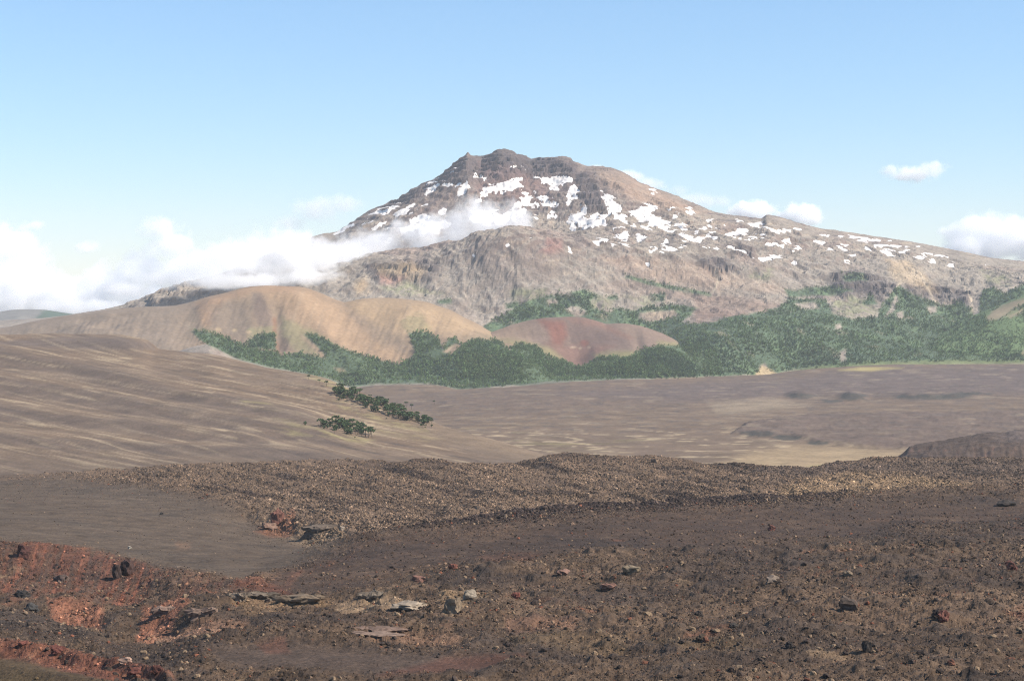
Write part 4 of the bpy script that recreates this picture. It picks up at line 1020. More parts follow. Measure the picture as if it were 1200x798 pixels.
def rock_mesh(name, seed, sub=2, squash=(1, 0.85, 0.7), cuts=7, amp=0.18, strata=False):
    r = random.Random(seed)
    bm = ico(sub)
    planes = []
    for _ in range(cuts):
        d = Vector((r.gauss(0, 1), r.gauss(0, 1), r.gauss(0, 0.8))).normalized()
        planes.append((d, r.uniform(0.55, 0.85)))
    off = Vector((r.uniform(-50, 50), r.uniform(-50, 50), r.uniform(-50, 50)))
    for v in bm.verts:
        p = v.co.copy()
        for d, h in planes:
            k = p.dot(d) - h
            if k > 0:
                p -= d * k
        p *= 1 + amp * mnoise.fractal(p * 1.9 + off, 0.9, 2.0, 4) * 1.6
        if strata:
            p.x += 0.16 * math.copysign(1, math.sin(p.z * 9 + seed)) * (0.5 + 0.5 * mnoise.noise(p * 2 + off))
        v.co = Vector((p.x * squash[0], p.y * squash[1], p.z * squash[2]))
    me = bpy.data.meshes.new(name)
    bm.to_mesh(me); bm.free()
    for pgn in me.polygons:
        pgn.use_smooth = False
    return me


def ledge_mesh(name, seed):
    """An irregular slab with a broken lip that overhangs a recessed foot."""
    r = random.Random(seed)
    n = 40
    def prof(k):
        ph = [r.uniform(0, 6.28) for _ in range(5)]
        am = [r.uniform(0.03, 0.12) for _ in range(5)]
        st = [r.uniform(-0.10, 0.10) for _ in range(9)]
        return [1 + sum(a * math.sin((j + 2) * 6.283 * i / n + p) for j, (a, p) in enumerate(zip(am, ph))) + st[(i * 9) // n] for i in range(n)]
    foot, lip, top = prof(0), prof(1), prof(2)
    lv = [(-0.6, 1.0, foot), (0.0, 0.95, foot), (0.18, 0.78, foot), (0.42, 0.74, foot), (0.5, 0.98, lip), (0.72, 1.02, lip), (0.9, 0.95, top), (1.0, 0.75, top)]
    bm = bmesh.new(); rings = []
    tilt = r.uniform(-0.2, 0.2)
    jit = [[r.gauss(0, 0.06) for i in range(n)] for _ in range(9)]
    for z, k, pf in lv:
        q = jit[len(rings)]
        rings.append([bm.verts.new(((k + q[i]) * pf[i] * math.cos(6.283 * i / n), (k + q[i]) * pf[i] * math.sin(6.283 * i / n), z * (1 + 0.25 * (lip[i] - 1) * 3) + tilt * math.cos(6.283 * i / n) + r.uniform(-0.09, 0.09))) for i in range(n)])
    for a, b in zip(rings[:-1], rings[1:]):
        for i in range(n):
            bm.faces.new((a[i], a[(i + 1) % n], b[(i + 1) % n], b[i]))
    bm.faces.new(rings[-1])
    me = bpy.data.meshes.new(name); bm.to_mesh(me); bm.free()
    return me


def tinted(me, c, seed=0):
    """Give a mesh a flat tint with a little per-corner variation."""
    a = me.attributes.get('tint') or me.attributes.new('tint', 'FLOAT_COLOR', 'POINT')
    rng = np.random.default_rng(seed)
    n = len(me.vertices)
    cc = np.ones((n, 4), np.float32)
    cc[:, :3] = np.asarray(c) * (1 + 0.12 * rng.standard_normal((n, 1)))
    a.data.foreach_set('color', np.clip(cc, 0.005, 0.9).ravel())
    return me


def march(xp, yp, fields, d0, d1, step):
    """First distance at which sight lines meet the given surfaces."""
    D = np.full(xp.shape, np.nan)
    for d in np.arange(d0, d1, step):
        open_ = np.isnan(D)
        if not open_.any():
            break
        xx = d * (xp[open_] - 600) / F; yy = np.full(xx.shape, d)
        z = np.max([f(xx, yy) for f in fields], 0)
        hitm = z >= d * (YH - yp[open_]) / F
        idx = np.where(open_)[0][hitm]
        D[idx] = d
    return D


# distinct outcrops: px, py (their foot), width px, height px, colour, name, label, strata
OUT = [
    (26, 653, 19, 13, (104, 62, 54), 'crag', 'dark red scoria crag at the top of the red scarp by the left edge', 0),
    (148, 674, 22, 19, (94, 66, 60), 'crag', 'bigger dark crag of the pair near the right end of the red scarp', 0),
    (136, 678, 12, 14, (84, 64, 60), 'crag', 'narrow dark crag just left of the bigger crag on the red scarp', 0),
    (70, 682, 22, 10, (130, 104, 94), 'boulder', 'cluster-like grey broken boulder at the foot of the red scarp', 0),
    (192, 722, 34, 9, (170, 132, 114), 'rock_ledge', 'pale pink ledge with a dark hollow under it, leftmost of the ledges', 1),
    (236, 723, 34, 9, (172, 136, 116), 'rock_ledge', 'pale pink layered ledge next right of the leftmost ledge', 1),
    (276, 706, 26, 9, (164, 138, 116), 'rock_ledge', 'short tan ledge above the pink ledges', 1),
    (302, 702, 42, 7, (150, 128, 108), 'rock_ledge', 'long flat tan ledge with a black overhang in the lower left', 1),
    (352, 708, 56, 9, (170, 140, 110), 'rock_ledge', 'ochre ledge between the long overhang ledge and the hollow ledge', 1),
    (436, 704, 36, 10, (160, 138, 118), 'rock_ledge', 'grey-tan ledge over a black hollow at lower centre left', 1),
    (478, 713, 46, 8, (196, 170, 144), 'rock_slab', 'palest smooth slab lying at lower centre left', 0),
    (446, 742, 60, 5, (172, 134, 114), 'rock_slab', 'upper sheet of the split pink slab below the palest slab', 1),
    (444, 748, 58, 4, (178, 142, 122), 'rock_slab', 'lower sheet of the split pink slab below the palest slab', 1),
    (552, 703, 18, 11, (172, 152, 132), 'boulder', 'pale blocky boulder right of the palest slab', 0),
    (531, 718, 30, 18, (166, 138, 110), 'crag', 'tan crumbling crag just below the pale blocky boulder', 0),
    (531, 667, 11, 6, (150, 86, 66), 'boulder', 'lone red boulder on the smooth dark flow', 0),
    (490, 682, 16, 8, (160, 108, 90), 'boulder', 'pinkish knob on the dark flow above the palest slab', 0),
    (325, 616, 17, 20, (154, 96, 78), 'crag', 'upright reddish crag at the edge of the grey ash basin', 0),
    (314, 621, 20, 9, (166, 124, 102), 'boulder', 'pinkish boulder at the foot of the upright reddish crag', 0),
    (376, 624, 46, 8, (150, 126, 108), 'rock_ledge', 'brown ledge with a dark overhang at the edge of the ash basin', 1),
    (400, 622, 9, 6, (186, 162, 142), 'boulder', 'small pale boulder on top of the ash basin ledge', 0),
    (904, 622, 11, 6, (148, 84, 66), 'boulder', 'small rust red boulder on the dark flow right of centre', 0),
    (1106, 730, 16, 13, (142, 82, 66), 'crag', 'rust red crag with a dark side in the lower right rubble', 0),
    (1098, 723, 10, 9, (82, 66, 62), 'crag', 'dark shape against the left side of the rust red crag at lower right', 0),
    (996, 716, 28, 16, (112, 92, 80), 'boulder', 'large domed brown boulder in the lower right rubble', 0),
    (925, 760, 10, 9, (74, 64, 62), 'crag', 'small black pointed crag near the bottom right of centre', 0),
    (1016, 764, 12, 14, (78, 68, 64), 'crag', 'black upright crag right of the small pointed one near the bottom', 0),
    (995, 676, 12, 6, (164, 136, 108), 'boulder', 'tan boulder on the dark flow above the domed boulder', 0),
    (713, 691, 22, 7, (166, 114, 94), 'boulder', 'pink flat boulder among black rubble at centre bottom', 0),
    (742, 672, 24, 9, (158, 134, 106), 'boulder', 'ochre broken boulder upslope right of the pink flat boulder', 0),
    (660, 674, 20, 6, (166, 120, 102), 'boulder', 'low pinkish boulder upslope left of the pink flat boulder', 0),
    (604, 702, 12, 8, (158, 84, 64), 'boulder', 'brick red boulder at bottom centre', 0),
    (27, 757, 14, 7, (140, 74, 58), 'crag', 'red knob at the left end of the near red ridge', 0),
    (67, 766, 22, 9, (132, 70, 56), 'crag', 'larger dark red knob on the near red ridge', 0),
    (146, 778, 18, 6, (196, 150, 126), 'boulder', 'pale pink boulder on the near red ridge', 0),
    (160, 792, 24, 8, (142, 78, 60), 'boulder', 'broad red boulder low on the near red ridge', 0),
    (184, 790, 17, 11, (110, 62, 52), 'crag', 'dark red leaning crag at the right end of the near red ridge', 0),
    (152, 643, 6, 3, (206, 190, 174), 'boulder', 'small white stone alone on the grey ash basin', 0),
    (189, 603, 5, 3, (74, 68, 66), 'boulder', 'small black stone on the upper part of the grey ash basin', 0),
    (1180, 593, 26, 6, (82, 72, 68), 'crag', 'low black crag at the right edge of the dark flow', 0),
    (766, 542, 8, 4, (84, 70, 66), 'boulder', 'dark boulder on the skyline of the blocky ridge', 0),
    (24, 700, 20, 8, (76, 70, 70), 'boulder', 'black boulder in the dark rubble below the red scarp', 0),
    (36, 716, 18, 8, (90, 86, 86), 'boulder', 'grey boulder in the dark rubble at the lower left edge', 0),
    (820, 722, 12, 6, (80, 68, 64), 'boulder', 'black boulder on the brown rubble at lower right of centre', 0),
    (822, 752, 14, 7, (96, 78, 62), 'boulder', 'brown boulder beside ochre ground near the bottom', 0),
    (860, 738, 14, 6, (78, 70, 66), 'boulder', 'dark flat boulder right of the ochre ground', 0),
    (1185, 668, 16, 10, (124, 72, 60), 'crag', 'dull red crag at the right edge of the rubble', 0),
    (905, 684, 20, 8, (158, 134, 118), 'boulder', 'pale grey broken boulder left of the domed boulder', 0),
]
xs = np.array([o[0] for o in OUT], float); ys = np.array([o[1] for o in OUT], float)
OD = march(xs, ys, [FG.zf], 620, 2700, 2.0)
for i, (x, y, w, h, c, nm, lab, st) in enumerate(OUT):
    D = OD[i] if not np.isnan(OD[i]) else 1200.0
    k = D / F
    W_, H_ = w * k * (0.44 if st else 0.46), h * k
    me = ledge_mesh(nm, 100 + i) if st else rock_mesh(nm, 100 + i, 3, (1, 1, 1), 9, 0.24)
    cc = rgb(*c); cc = (0.72 * cc + 0.28 * cc.mean()) * (0.72 if st else 0.82)
    tinted(me, cc, i)
    o = link(nm, me, M_stone)
    xx = D * (x - 600) / F
    o.location = (xx, D + W_ * 0.4, float(FG.zf(np.array([xx]), np.array([D]))[0]) + H_ * (-0.3 if st else 0.3))
    o.scale = (W_ * 1.1, W_ * (0.45 if st else 0.8), H_ * (1.15 if st else 0.72))
    o.rotation_euler = (0, 0, random.uniform(-0.3, 0.3))
    tag(o, lab, {'crag': 'crag', 'boulder': 'boulder', 'rock_ledge': 'ledge', 'rock_slab': 'slab'}[nm])

# loose rocks: sizes and places over the whole lava field
NR = 280000
u = RNG.random(NR * 3); v = RNG.random(NR * 3)
Dr = 640 * (2650 / 640.0) ** (u ** 0.72)
xr = -120 + 1440 * v
Xr = Dr * (xr - 600) / F
gx = (xr - FG.x0) / (FG.x1 - FG.x0) * (FG.nx - 1); gy = np.log(Dr / FG.d0) / math.log(FG.d1 / FG.d0) * (FG.nd - 1)
a_ = bil(F_ASH, gx, gy); b_ = bil(F_BLOCK, gx, gy); d_ = bil(F_DENS, gx, gy); s_ = bil(F_SMOOTH, gx, gy)
cl_ = fbm(Xr / 35, Dr / 35, 3, 1100); mo_ = bil(F_MOUND, gx, gy); lv_ = bil(F_LEV, gx, gy); og_ = bil(F_OGIVE, gx, gy)
pr = np.clip(0.34 + 0.75 * d_ * sstep(-0.1, 0.45, cl_) + 0.6 * b_, 0, 1) * (1 - 0.965 * a_) * (1 - 0.7 * s_) * (1 - 0.55 * sstep(0.1, 0.5, mo_))
edge_ = np.where(xr < 480, sstep(-2, 14, bil(F_BY, gx, gy) - np.interp(xr, *np.array(SKY_F).T)), 1.0)
pr = pr * (0.15 + 0.85 * edge_)
pr = np.clip(pr * (1 - 0.6 * b_ * sstep(0.1, 0.45, fbm(Xr / 90, Dr / 90, 4, 1130))) + 0.9 * lv_, 0, 1)
# light sprinkle of stones over the upper edge of the ash basin
byr = bil(F_BY, gx, gy)
pr = np.maximum(pr, 0.05 * a_ * sstep(-0.1, 0.4, cl_))
pr = np.maximum(pr, 0.22 * a_ * sstep(604, 562, byr) + 0.12 * a_ * pmask(xr, byr, [(170, 570), (300, 585), (330, 640), (250, 630), (180, 600)], 12))
ok = RNG.random(NR * 3) < pr
idx = np.where(ok)[0][:NR]
Xr, Dr, xr, gx, gy, b_, a_, lv_, og_ = Xr[idx], Dr[idx], xr[idx], gx[idx], gy[idx], b_[idx], a_[idx], lv_[idx], og_[idx]
n = len(idx)
size = 0.31 * (RNG.pareto(2.5, n) + 1) * (1 + 0.3 * b_) * (0.58 + 0.55 * (Dr / 1500))
size = size * (1 + 0.9 * lv_) * np.exp(0.9 * (0.4 + 0.6 * b_) * fbm(Xr / 60, Dr / 60, 3, 1120))
size = np.minimum(size, 1.6 + 0.3 * b_ + 0.7 * lv_ + 0.6 * (RNG.random(n) < 0.04)) * (1 - 0.35 * a_)
Zr = FG.zf(Xr, Dr)
base = bil(FGC, gx, gy)
tone = np.clip(np.exp((0.55 - 0.15 * b_) * RNG.standard_normal(n)), 0.3, 2.6)[:, None]
tint = base * tone * np.exp(-1.5 * b_ * np.clip(og_, -0.25, 0.6) + 0.16 * b_)[:, None]
pale = (RNG.random(n) < 0.12 - 0.03 * b_)[:, None]
tint = np.where(pale, 0.35 * tint + 0.65 * rgb(164, 138, 116), tint)
redm = (RNG.random(n) < 0.05 * (1 - b_))[:, None]
tint = np.where(redm, rgb(128, 82, 66) * tone ** 0.4, tint)
dark = (RNG.random(n) < 0.20)[:, None]
tint = np.where(dark, rgb(66, 58, 56), tint)
lvm = (RNG.random(n) < 0.85 * lv_)[:, None]
tint = np.where(lvm, rgb(72, 60, 58) * tone ** 0.5, tint)
order = np.argsort(-(size / Dr))
px_size = size / Dr * F
byr2 = bil(F_BY, gx, gy)
big = order[:252]
rest = order[252:]

ROCKS = [rock_mesh('boulder', 500 + i, 2, (1.0, 0.85, 0.75), 8, 0.2) for i in range(6)]
ROCKS_LOW = [rock_mesh('stone', 600 + i, 1, (1.0, 0.9, 0.8), 6, 0.2) for i in range(6)]
CLASSES = {
    'dark': ((78, 66, 62), 'dark brown lava boulder lying loose in the lava rubble', 'dark lava boulders in the foreground'),
    'tan': ((150, 126, 106), 'tan lava boulder lying loose in the lava rubble', 'tan lava boulders in the foreground'),
    'red': ((124, 84, 70), 'rust red lava boulder lying loose in the lava rubble', 'rust red lava boulders in the foreground'),
}
BANK = {}
for key, (c, lab, grp) in CLASSES.items():
    for j, me in enumerate(ROCKS):
        m2 = me.copy(); m2.name = 'boulder'
        tinted(m2, rgb(*c), j); m2.materials.append(M_stone)
        BANK[key, j] = m2
for q, i in enumerate(big):
    key = 'red' if redm[i, 0] else ('tan' if pale[i, 0] else ('dark' if q % 5 else 'tan'))
    o = bpy.data.objects.new('boulder', BANK[key, q % 6])
    COL.objects.link(o)
    s = size[i] * 1.15
    o.location = (Xr[i], Dr[i], Zr[i] + 0.2 * s)
    o.scale = (s * random.uniform(0.8, 1.3), s * random.uniform(0.8, 1.2), s * random.uniform(0.7, 1.1))
    o.rotation_euler = (random.uniform(-0.3, 0.3), random.uniform(-0.3, 0.3), random.uniform(0, 6.28))
    yb = float(byr2[i])
    zone = ('on the blocky ridge' if b_[i] > 0.4 else 'in the rubble below the red scarp' if xr[i] < 300 else 'in the rubble near the pale ledges' if xr[i] < 600 and yb < 752 else 'at the bottom edge of the lava field' if yb >= 752 else 'in the middle of the brown rubble' if xr[i] < 880 else 'in the rubble on the right')
    tag(o, ('big ' if size[i] > 1.9 else 'smaller ') + CLASSES[key][1].split(' lying')[0] + ' lying loose ' + zone, 'boulder', CLASSES[key][2])


def scatter(name, P, S, ROT, TINT, PICK, sources, mat, label, cat):
    """One object that spreads many small copies of its sources over the given points."""
    me = bpy.data.meshes.new(name)
    me.vertices.add(len(P)); me.vertices.foreach_set('co', np.ascontiguousarray(P, np.float32).ravel())
    def att(nm, typ, fld, arr):
        a = me.attributes.new(nm, typ, 'POINT'); a.data.foreach_set(fld, np.ascontiguousarray(arr).ravel())
    att('size', 'FLOAT_VECTOR', 'vector', S.astype(np.float32))
    att('turn', 'FLOAT_VECTOR', 'vector', ROT.astype(np.float32))
    att('pick', 'INT', 'value', PICK.astype(np.int32))
    t4 = np.ones((len(P), 4), np.float32); t4[:, :3] = np.clip(TINT, 0.004, 0.9)
    att('tint', 'FLOAT_COLOR', 'color', t4)
    o = link(name, me)
    ng = bpy.data.node_groups.new(name, 'GeometryNodeTree')
    ng.interface.new_socket('Geometry', in_out='INPUT', socket_type='NodeSocketGeometry')
    ng.interface.new_socket('Geometry', in_out='OUTPUT', socket_type='NodeSocketGeometry')
    gi = ng.nodes.new('NodeGroupInput'); go = ng.nodes.new('NodeGroupOutput')
    g2i = ng.nodes.new('GeometryNodeGeometryToInstance')
    for src in reversed(sources):
        src.materials.clear(); src.materials.append(mat)
        so = bpy.data.objects.new(src.name, src)
        oi = ng.nodes.new('GeometryNodeObjectInfo'); oi.inputs['Object'].default_value = so
        oi.inputs['As Instance'].default_value = True
        ng.links.new(oi.outputs['Geometry'], g2i.inputs['Geometry'])
    iop = ng.nodes.new('GeometryNodeInstanceOnPoints')
    iop.inputs['Pick Instance'].default_value = True
    def named(nm, dt):
        nn = ng.nodes.new('GeometryNodeInputNamedAttribute'); nn.data_type = dt; nn.inputs['Name'].default_value = nm
        return nn.outputs['Attribute']
    ng.links.new(gi.outputs[0], iop.inputs['Points'])
    ng.links.new(g2i.outputs[0], iop.inputs['Instance'])
    ng.links.new(named('pick', 'INT'), iop.inputs['Instance Index'])
    er = ng.nodes.new('FunctionNodeEulerToRotation')
    ng.links.new(named('turn', 'FLOAT_VECTOR'), er.inputs[0])
    ng.links.new(er.outputs[0], iop.inputs['Rotation'])
    ng.links.new(named('size', 'FLOAT_VECTOR'), iop.inputs['Scale'])
    ng.links.new(iop.outputs[0], go.inputs[0])
    md = o.modifiers.new('scatter', 'NODES'); md.node_group = ng
    tag(o, label, cat, kind='stuff')
    return o


m = len(rest)
Ps = np.stack([Xr[rest], Dr[rest], Zr[rest] + 0.15 * size[rest]], 1)
Ss = size[rest][:, None] * RNG.uniform(0.7, 1.3, (m, 3))
Rs = RNG.uniform(-0.5, 0.5, (m, 3)); Rs[:, 2] = RNG.uniform(0, 6.28, m)
scatter('lava_rubble', Ps, Ss, Rs, tint[rest], RNG.integers(0, 6, m), ROCKS_LOW, M_rubble, 'countless small lava stones strewn over the lava field', 'rubble')

# ------------------------------------------------------------------ trees
def tri_clump(verts, faces, c, r, rng, n):
    for _ in range(n):
        d = rng.standard_normal(3); d /= np.linalg.norm(d)
        p = np.array(c) + d * r * (0.45 + 0.6 * rng.random(1))
        a = rng.standard_normal(3); a /= np.linalg.norm(a)
        b = np.cross(a, d); b /= np.linalg.norm(b) + 1e-9
        s = r * (0.5 + 0.5 * rng.random())
        k = len(verts)
        verts += [p + a * s, p - a * s * 0.6 + b * s * 0.7, p - a * s * 0.5 - b * s * 0.7]
        faces.append((k, k + 1, k + 2))


def cone_tube(verts, faces, p0, p1, r0, r1, n=5):
    p0, p1 = np.array(p0, float), np.array(p1, float)
    d = p1 - p0; d /= np.linalg.norm(d)
    a = np.cross(d, [0.3, 0.9, 0.1]); a /= np.linalg.norm(a); b = np.cross(d, a)
    k = len(verts)
    for p, r in ((p0, r0), (p1, r1)):
        for i in range(n):
            t = 2 * math.pi * i / n
            verts.append(p + (a * math.cos(t) + b * math.sin(t)) * r)
    for i in range(n):
        j = (i + 1) % n
        faces.append((k + i, k + j, k + n + j)); faces.append((k + i, k + n + j, k + n + i))


def far_tree(seed, pointed):
    """A whole small woodland tree, one unit tall."""
    rng = np.random.default_rng(seed); vv, ff = [], []
    cone_tube(vv, ff, (0, 0, -0.1), (0, 0, 0.6), 0.035, 0.015, 4)
    for i in range(9):
        z = 0.22 + 0.68 * i / 8
        w = (0.30 * (1 - z) + 0.06) if pointed else 0.27 * math.sin(math.pi * min(1, (z - 0.05) * 0.95)) + 0.04
        t = rng.random() * 6.28
        tri_clump(vv, ff, (w * 0.7 * math.cos(t), w * 0.7 * math.sin(t), z), 0.13 if not pointed else 0.10, rng, 8)
    return mesh_np('tree', np.array(vv), np.array(ff), smooth=False)


FAR_TREES = [far_tree(i, i % 3 == 0) for i in range(6)]


def woods(name, boxes, polys, gaps, fields, spacing, d0, d1, hgt, label, nseed, light=None, step=14.0):
    rng = np.random.default_rng(nseed)
    XS, YS = [], []
    for x0, x1, y0, y1 in boxes:
        nn = int((x1 - x0) * (y1 - y0) / spacing ** 2)
        XS.append(rng.uniform(x0, x1, nn)); YS.append(rng.uniform(y0, y1, nn))
    x = np.concatenate(XS); y = np.concatenate(YS)
    wob = 3.0 * fbm(x / 12, y / 8, 3, nseed)
    keep = forest_mask(x, y, polys, gaps, wob) > 0.5
    x, y = x[keep], y[keep]
    D = march(x, y, [f.zf for f in fields], d0, d1, step)
    g = ~np.isnan(D)
    x, y, D = x[g], y[g], D[g]
    X = D * (x - 600) / F + rng.uniform(-6, 6, len(D)); Yv = D + rng.uniform(-10, 10, len(D))
    Zt = np.max([f.zf(X, Yv) for f in fields], 0)
    g = Zt > -1e8
    X, Yv, Zt, x, y = X[g], Yv[g], Zt[g], x[g], y[g]
    n = len(X)
    patch = fbm(X / 240, Yv / 240, 4, 24)
    gk = rng.random(n) > 0.55 * sstep(0.1, 0.4, patch)
    X, Yv, Zt, patch = X[gk], Yv[gk], Zt[gk], patch[gk]; n = len(X)
    small = sstep(0.0, 0.35, patch)                       # low bright scrub between taller dark stands
    s = hgt * np.exp(0.25 * rng.standard_normal(n)) * (1 - 0.5 * small)
    S = np.stack([s * rng.uniform(1.0, 1.5, n) * (1 + 0.5 * small), s * rng.uniform(1.0, 1.5, n) * (1 + 0.5 * small), s], 1)
    Rt = np.zeros((n, 3)); Rt[:, 2] = rng.uniform(0, 6.28, n)
    tint = rgb(117, 140, 94) * np.exp(0.26 * rng.standard_normal((n, 1)))
    tint = mix(tint, rgb(134, 152, 102), small * 0.85)
    tint = mix(tint, rgb(62, 88, 78), sstep(0.05, 0.35, -patch) * 0.4)
    print(name, n)
    return scatter(name, np.stack([X, Yv, Zt - 0.5], 1), S, Rt, tint, rng.integers(0, 6, n), FAR_TREES, M_tree_i, label, 'forest')


woods('forest', [(540, 1290, 332, 445)], FOREST_V[:1], GAPS_V + [CONE_SEEN, [(340, 380), (560, 372), (576, 388), (534, 398), (500, 392), (470, 428), (340, 424)]], [VG, HG, CG], 1.55, 7300, 11500, 11.5, 'dense green forest along the foot of the volcano', 21)
woods('forest', [(215, 845, 386, 458)], FOREST_H, GAPS_H, [VG, HG, CG], 1.45, 7300, 9000, 12, 'dark green forest below the tan ash hill and red cinder cone', 22)
woods('forest', [(1000, 1290, 340, 428)], [[(1000, 424), (1050, 406), (1100, 388), (1150, 368), (1200, 347), (1290, 338), (1290, 422), (1010, 424)]], R_BARE + R_GAP, [RG], 1.55, 8400, 9800, 11, 'green forest on the wooded hill at the right edge', 23)
woods('thicket', [(500, 1040, 318, 362)], FOREST_V[1:], [], [VG], 1.6, 8300, 11500, 9, 'small dark thickets scattered high on the lower flank of the volcano', 24)


# umbrella pines on the ash slope: trunk and crown, each tree its own
def pine_parts(seed, kind):
    rng = np.random.default_rng(seed)
    vv, ff = [], []
    top = 0.80 if kind != 2 else 0.55
    bend = rng.uniform(-0.04, 0.04, 2)
    cone_tube(vv, ff, (0, 0, -0.12), (bend[0], bend[1], top * 0.6), 0.030, 0.022)
    cone_tube(vv, ff, (bend[0], bend[1], top * 0.6), (bend[0] * 1.5, bend[1] * 1.5, top), 0.022, 0.012)
    nb = 9
    tips = []
    for i in range(nb):
        t = 2 * math.pi * i / nb + rng.uniform(-0.3, 0.3)
        zb = rng.uniform(0.62, 0.8) * (1 if kind != 2 else 0.55)
        L = rng.uniform(0.16, 0.30)
        tip = (bend[0] * 1.4 + L * math.cos(t), bend[1] * 1.4 + L * math.sin(t), zb + 0.10)
        cone_tube(vv, ff, (bend[0] * 1.3, bend[1] * 1.3, zb), tip, 0.010, 0.004, 3)
        tips.append(tip)
    trunk = mesh_np('trunk', np.array(vv), np.array(ff), smooth=False)
    cv, cf = [], []
    for tip in tips:
        tri_clump(cv, cf, (tip[0] * 0.95, tip[1] * 0.95, tip[2] + 0.02), 0.095, rng, 11)
    for _ in range(6):
        t, L = rng.random() * 6.28, rng.random() * 0.14
        tri_clump(cv, cf, (bend[0] * 1.4 + L * math.cos(t), bend[1] * 1.4 + L * math.sin(t), (0.90 if kind != 2 else 0.66) + rng.uniform(-0.05, 0.06)), 0.09, rng, 11)
    if kind == 2:
        for _ in range(8):
            t, L = rng.random() * 6.28, rng.random() * 0.22
            tri_clump(cv, cf, (L * math.cos(t), L * math.sin(t), rng.uniform(0.15, 0.5)), 0.10, rng, 9)
    crown = mesh_np('crown', np.array(cv), np.array(cf), smooth=False)
    tinted(trunk, rgb(104, 92, 82), seed)
    n = len(crown.vertices)
    a = crown.attributes.new('tint', 'FLOAT_COLOR', 'POINT')
    cc = np.ones((n, 4), np.float32)
    fac = np.repeat(np.exp(0.35 * rng.standard_normal((n // 3, 1))), 3, 0)
    cc[:, :3] = rgb(86, 104, 70) * fac
    a.data.foreach_set('color', cc.ravel())
    trunk.materials.append(M_stone); crown.materials.append(M_crown)
    return trunk, crown


PINES = [pine_parts(900 + i, i % 3) for i in range(6)]
BUSHY = 2
GROVES = [
    ([(372, 500), (385, 497), (400, 497), (420, 501), (434, 506), (437, 514), (425, 513), (405, 509), (388, 503)], 60, 17, 'umbrella pine in the small grove on the ash slope', 'umbrella pines in the small grove on the ash slope'),
    ([(388, 462), (396, 456), (415, 460), (436, 470), (460, 478), (484, 488), (512, 497), (514, 499), (490, 497), (462, 490), (440, 483), (418, 474), (402, 468)], 192, 17, 'umbrella pine in the long grove', 'umbrella pines in the long grove on the ash slope edge'),
]
SINGLES = [(362, 445, 13, 'single umbrella pine uppermost on the edge of the ash slope, below the forest'), (374, 450, 12, 'umbrella pine of the upper pair, left one, on the ash slope edge'), (383, 453, 15, 'umbrella pine of the upper pair, right one, on the ash slope edge'),
           (392, 462, 20, 'broad umbrella pine at the upper left tip of the long grove'), (358, 499, 13, 'lone round pine left of the small grove on the ash slope'), (476, 477, 22, 'tall umbrella pine standing above the long grove'), (482, 480, 22, 'second tall umbrella pine above the long grove, right of the tallest'),
           (509, 474, 16, 'faint lone tree out on the plain right of the long grove'), (380, 503, 12, 'round pine at the left end of the small grove')]


def plant(mesh_pair, X, Y, Z, h, w, label, group=None):
    r = bpy.data.objects.new('umbrella_pine', None); COL.objects.link(r)
    r.location = (X, Y, Z); r.scale = (h * w, h * w, h); r.rotation_euler = (0, 0, random.uniform(0, 6.28))
    t = bpy.data.objects.new('trunk', mesh_pair[0]); c = bpy.data.objects.new('crown', mesh_pair[1])
    for q in (t, c):
        COL.objects.link(q); q.parent = r
    tag(r, label, 'tree', group)


def zone_long(x): return ', at its upper left end' if x < 420 else ', in its upper middle' if x < 452 else ', in its lower middle' if x < 484 else ', at its lower right tip'
def zone_small(x): return ', in its left half' if x < 404 else ', in its right half'
rng = np.random.default_rng(77)
for poly, cnt, h, lab, grp in GROVES:
    zone = zone_small if 'small' in lab else zone_long
    p = np.array(poly)
    x = rng.uniform(p[:, 0].min(), p[:, 0].max(), 6000); y = rng.uniform(p[:, 1].min(), p[:, 1].max(), 6000)
    x = rng.uniform(p[:, 0].min() - 8, p[:, 0].max() + 8, 6000); y = rng.uniform(p[:, 1].min() - 4, p[:, 1].max() + 5, 6000)
    pd = polydist(x, y, poly)
    k = pd < 0; k2 = (pd > 0.8) & (pd < 5)
    ex = max(6, cnt // 9)
    x = np.concatenate([x[k][:cnt], x[k2][:ex]]); y = np.concatenate([y[k][:cnt], y[k2][:ex]])
    D = march(x, y, [SG.zf, PG.zf], 2700, 6000, 5.0)
    for i in range(len(x)):
        if np.isnan(D[i]):
            continue
        X_ = D[i] * (x[i] - 600) / F
        z = float(max(SG.zf(np.array([X_]), np.array([D[i]]))[0], PG.zf(np.array([X_]), np.array([D[i]]))[0]))
        plant(PINES[rng.integers(0, 6)], X_, D[i], z, h * (rng.uniform(0.6, 1.2) if i < cnt else rng.uniform(0.25, 0.6)), rng.uniform(1.15, 1.7), lab + zone(x[i]), grp)
sx = np.array([s[0] for s in SINGLES], float); sy = np.array([s[1] for s in SINGLES], float)
D = march(sx, sy, [SG.zf, PG.zf], 2700, 8500, 5.0)
for i, (x, y, h, lab) in enumerate(SINGLES):
    X_ = D[i] * (x - 600) / F
    z = float(max(SG.zf(np.array([X_]), np.array([D[i]]))[0], PG.zf(np.array([X_]), np.array([D[i]]))[0]))
    plant(PINES[2 if 'round' in lab else i % 2], X_, D[i], z, h, 1.15, lab)

